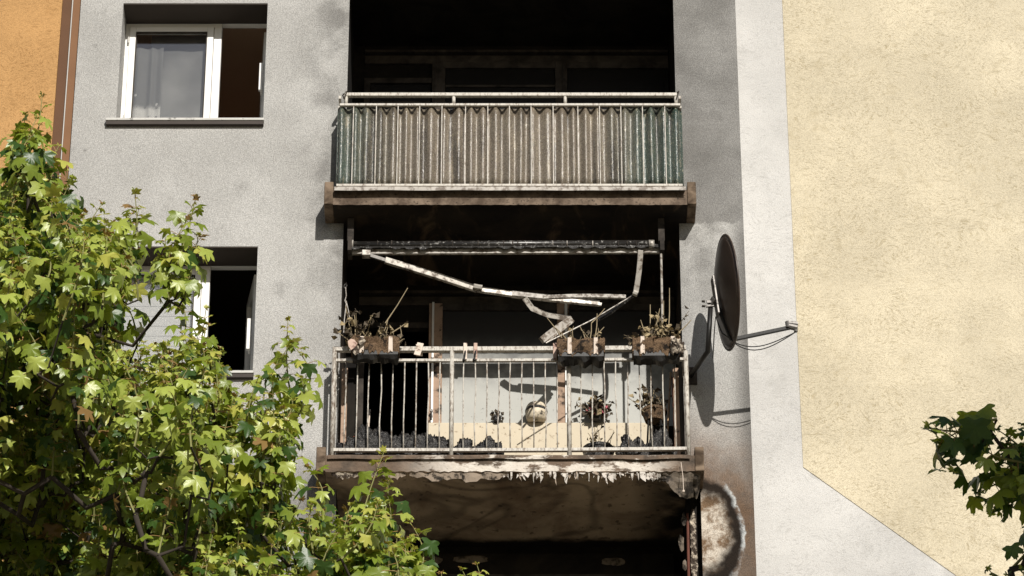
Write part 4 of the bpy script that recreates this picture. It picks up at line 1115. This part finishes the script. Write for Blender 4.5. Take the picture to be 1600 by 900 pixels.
def inside(poly, x, y):
    r = False; n = len(poly)
    for i in range(n):
        x0, y0 = poly[i]; x1, y1 = poly[(i+1) % n]
        if (y0 > y) != (y1 > y) and x < (x1-x0)*(y-y0)/(y1-y0)+x0: r = not r
    return r
rnd = random.Random(123)
TY = -8.0
shoots = []
def shoot(px, py, Y, L, lean=(0, 0), vig=1.0):
    d = Vector((lean[0]+rnd.gauss(0, .10), lean[1]+rnd.gauss(0, .12), 1)).normalized(); shoots.append((W(px, py, Y), d, L, vig))
# leaders that stand out against the wall
for px, py, L, lean in ((66, 150, .85, (.02, 0)), (112, 278, .55, (.12, 0)), (160, 318, .5, (-.05, 0)), (210, 298, .6, (.0, 0)), (306, 308, .75, (.05, 0)), (258, 362, .5, (-.12, 0)),
                        (322, 482, .6, (.10, 0)), (450, 500, .75, (.05, 0)), (600, 706, .85, (.02, 0)), (498, 772, .5, (.05, 0)), (640, 815, .55, (.12, 0)),
                        (745, 882, .5, (.1, 0)), (722, 890, .45, (0, 0)), (660, 880, .5, (.05, 0)), (648, 860, .5, (.1, 0)), (404, 590, .5, (.1, 0)), (345, 545, .5, (.1, 0)), (20, 225, .6, (-.1, 0)), (92, 228, .5, (.15, 0)), (548, 790, .5, (-.05, 0)), (470, 590, .4, (.15, 0)),
                        (440, 640, .5, (.1, 0)), (185, 345, .5, (-.05, 0)), (130, 330, .5, (0, 0)), (480, 730, .5, (.05, 0)), (420, 700, .5, (0, 0)), (40, 178, .5, (-.1, 0)), (690, 896, .5, (.0, 0)), (590, 800, .6, (0, 0)), (620, 840, .5, (.1, 0))):
    yy = TY+rnd.uniform(-.6, .6)
    shoot(px, py, yy, L, lean)
    for k in range(2): shoot(px+rnd.uniform(-13, 13), py+rnd.uniform(22, 60), yy+rnd.uniform(-.15, .15), L*.75, (lean[0]+rnd.uniform(-.2, .2), lean[1]), .9)
crown = [(-160, 260), (0, 265), (40, 230), (85, 270), (120, 335), (180, 345), (225, 370), (245, 450), (285, 420), (310, 470), (335, 540), (395, 600), (440, 570), (462, 640), (430, 700), (470, 760), (530, 800), (590, 770), (625, 850), (640, 930), (680, 930), (700, 1040), (560, 1120), (-160, 1120)]
n = 0
while n < 1250:
    x = rnd.uniform(-160, 700); y = rnd.uniform(200, 1120)
    if not inside(crown, x, y): continue
    if 200 < x < 312 and 345 < y < 525 and rnd.random() < .95: continue
    if 300 < x < 335 and 420 < y < 540 and rnd.random() < .5: continue
    if 380 < x < 470 and 640 < y < 740 and rnd.random() < .6: continue
    if x > 330 and rnd.random() < .30: continue
    e = 1.0 if x < 330 else .55
    back = 2.2*max(0, min(1, (y-480)/380))*max(0, min(1, 1.15-x/330))
    shoot(x, y, TY+back+rnd.uniform(-1.5*e, 2.2*e), rnd.uniform(.4, .75), (rnd.gauss((x-150)/2200, .16), rnd.gauss(-.12, .16)), rnd.uniform(.85, 1.1)); n += 1
base = W(130, 900, TY); bx = base.x
tr = thing('maple_tree', 'big sunlit green maple crown covering the lower left of the facade', 'tree', (bx, TY+.3, GROUND_Z))
tp = [(bx-.1, TY+.3, GROUND_Z-.05), (bx-.05, TY+.3, GROUND_Z+3), (bx+.1, TY+.35, GROUND_Z+6), (bx, TY+.3, base.z-3.6), (bx-.05, TY+1.0, base.z-2.4), (bx-.25, TY+2.0, base.z-1.3), (bx-.4, TY+2.6, base.z-.5)]
make_tree(tr, shoots, tp, .14, 5, 300, .106)

# the right-hand maple: a branch shaded by an added, unseen upper crown
rnd = random.Random(321); shoots = []; RYY = -14.0
tosun = -SUN
def shoot2(p, d, L, vig): shoots.append((p, Vector(d).normalized(), L, vig))
for px, py, dx, dz, L, vig in ((1452, 668, -1, .15, .30, 1.1), (1470, 690, -.9, -.2, .25, 1.1), (1500, 690, -.8, -.3, .22, 1.1), (1490, 735, -.5, -.8, .25, 1.1), (1560, 672, -.6, .5, .25, .9), (1542, 705, -.9, .1, .28, 1.0), (1575, 690, -.4, .8, .3, 1.0), (1530, 770, -.8, -.5, .3, 1.15), (1550, 800, -.6, -.7, .3, 1.15),
                       (1590, 745, -.4, .2, .3, 1.1), (1600, 700, 0, .9, .3, 1.0), (1580, 790, -.3, -.5, .3, 1.1), (1610, 830, -.3, -.8, .35, 1.1), (1545, 890, -.5, .6, .3, .9), (1575, 900, -.3, .4, .3, .9), (1600, 890, -.2, .5, .3, 1.0), (1630, 690, 0, .8, .4, 1.0), (1640, 780, .2, .3, .4, 1.0), (1560, 745, -.7, .1, .3, .9), (1640, 880, .1, .4, .4, 1.0), (1600, 665, -.1, 1, .3, .95), (1565, 725, -.3, .4, .25, .9)):
    shoot2(W(px, py, RYY+rnd.uniform(-.25, .25)), (dx, rnd.gauss(-.1, .25), dz), L, vig)
# unseen upper crown right of the picture, added sunward to shade the branch
n = 0
while n < 95:
    b = W(rnd.uniform(1420, 1680), rnd.uniform(620, 930), RYY)
    q = b+tosun*rnd.uniform(2.2, 5.0)+Vector((rnd.uniform(-.3, .6), rnd.gauss(0, .3), rnd.gauss(0, .3)))
    x_, y_, f_ = PX(q)
    if x_ < 1745: continue
    shoot2(q, (rnd.gauss(0, .3), rnd.gauss(-.2, .3), 1), rnd.uniform(.4, .7), 1.15); n += 1
bx = 5.6; by = RYY-1.0
tr = thing('maple_tree', 'dark shaded maple branch reaching in from the right edge before the yellow wall', 'tree', (bx, by, GROUND_Z))
zc = W(1650, 800, RYY).z
tp = [(bx, by, GROUND_Z-.05), (bx, by, GROUND_Z+3), (bx-.1, by, zc-2.0), (bx-.3, by-.2, zc-.6), (bx-.4, by-.6, zc+.6), (bx-.3, by-1.0, zc+1.6)]
make_tree(tr, shoots, tp, .20, 9, 300, .098, lambda r, t: (1 if r.random() < .45 else 0) if t > .1 else (2 if r.random() < .5 else 1))
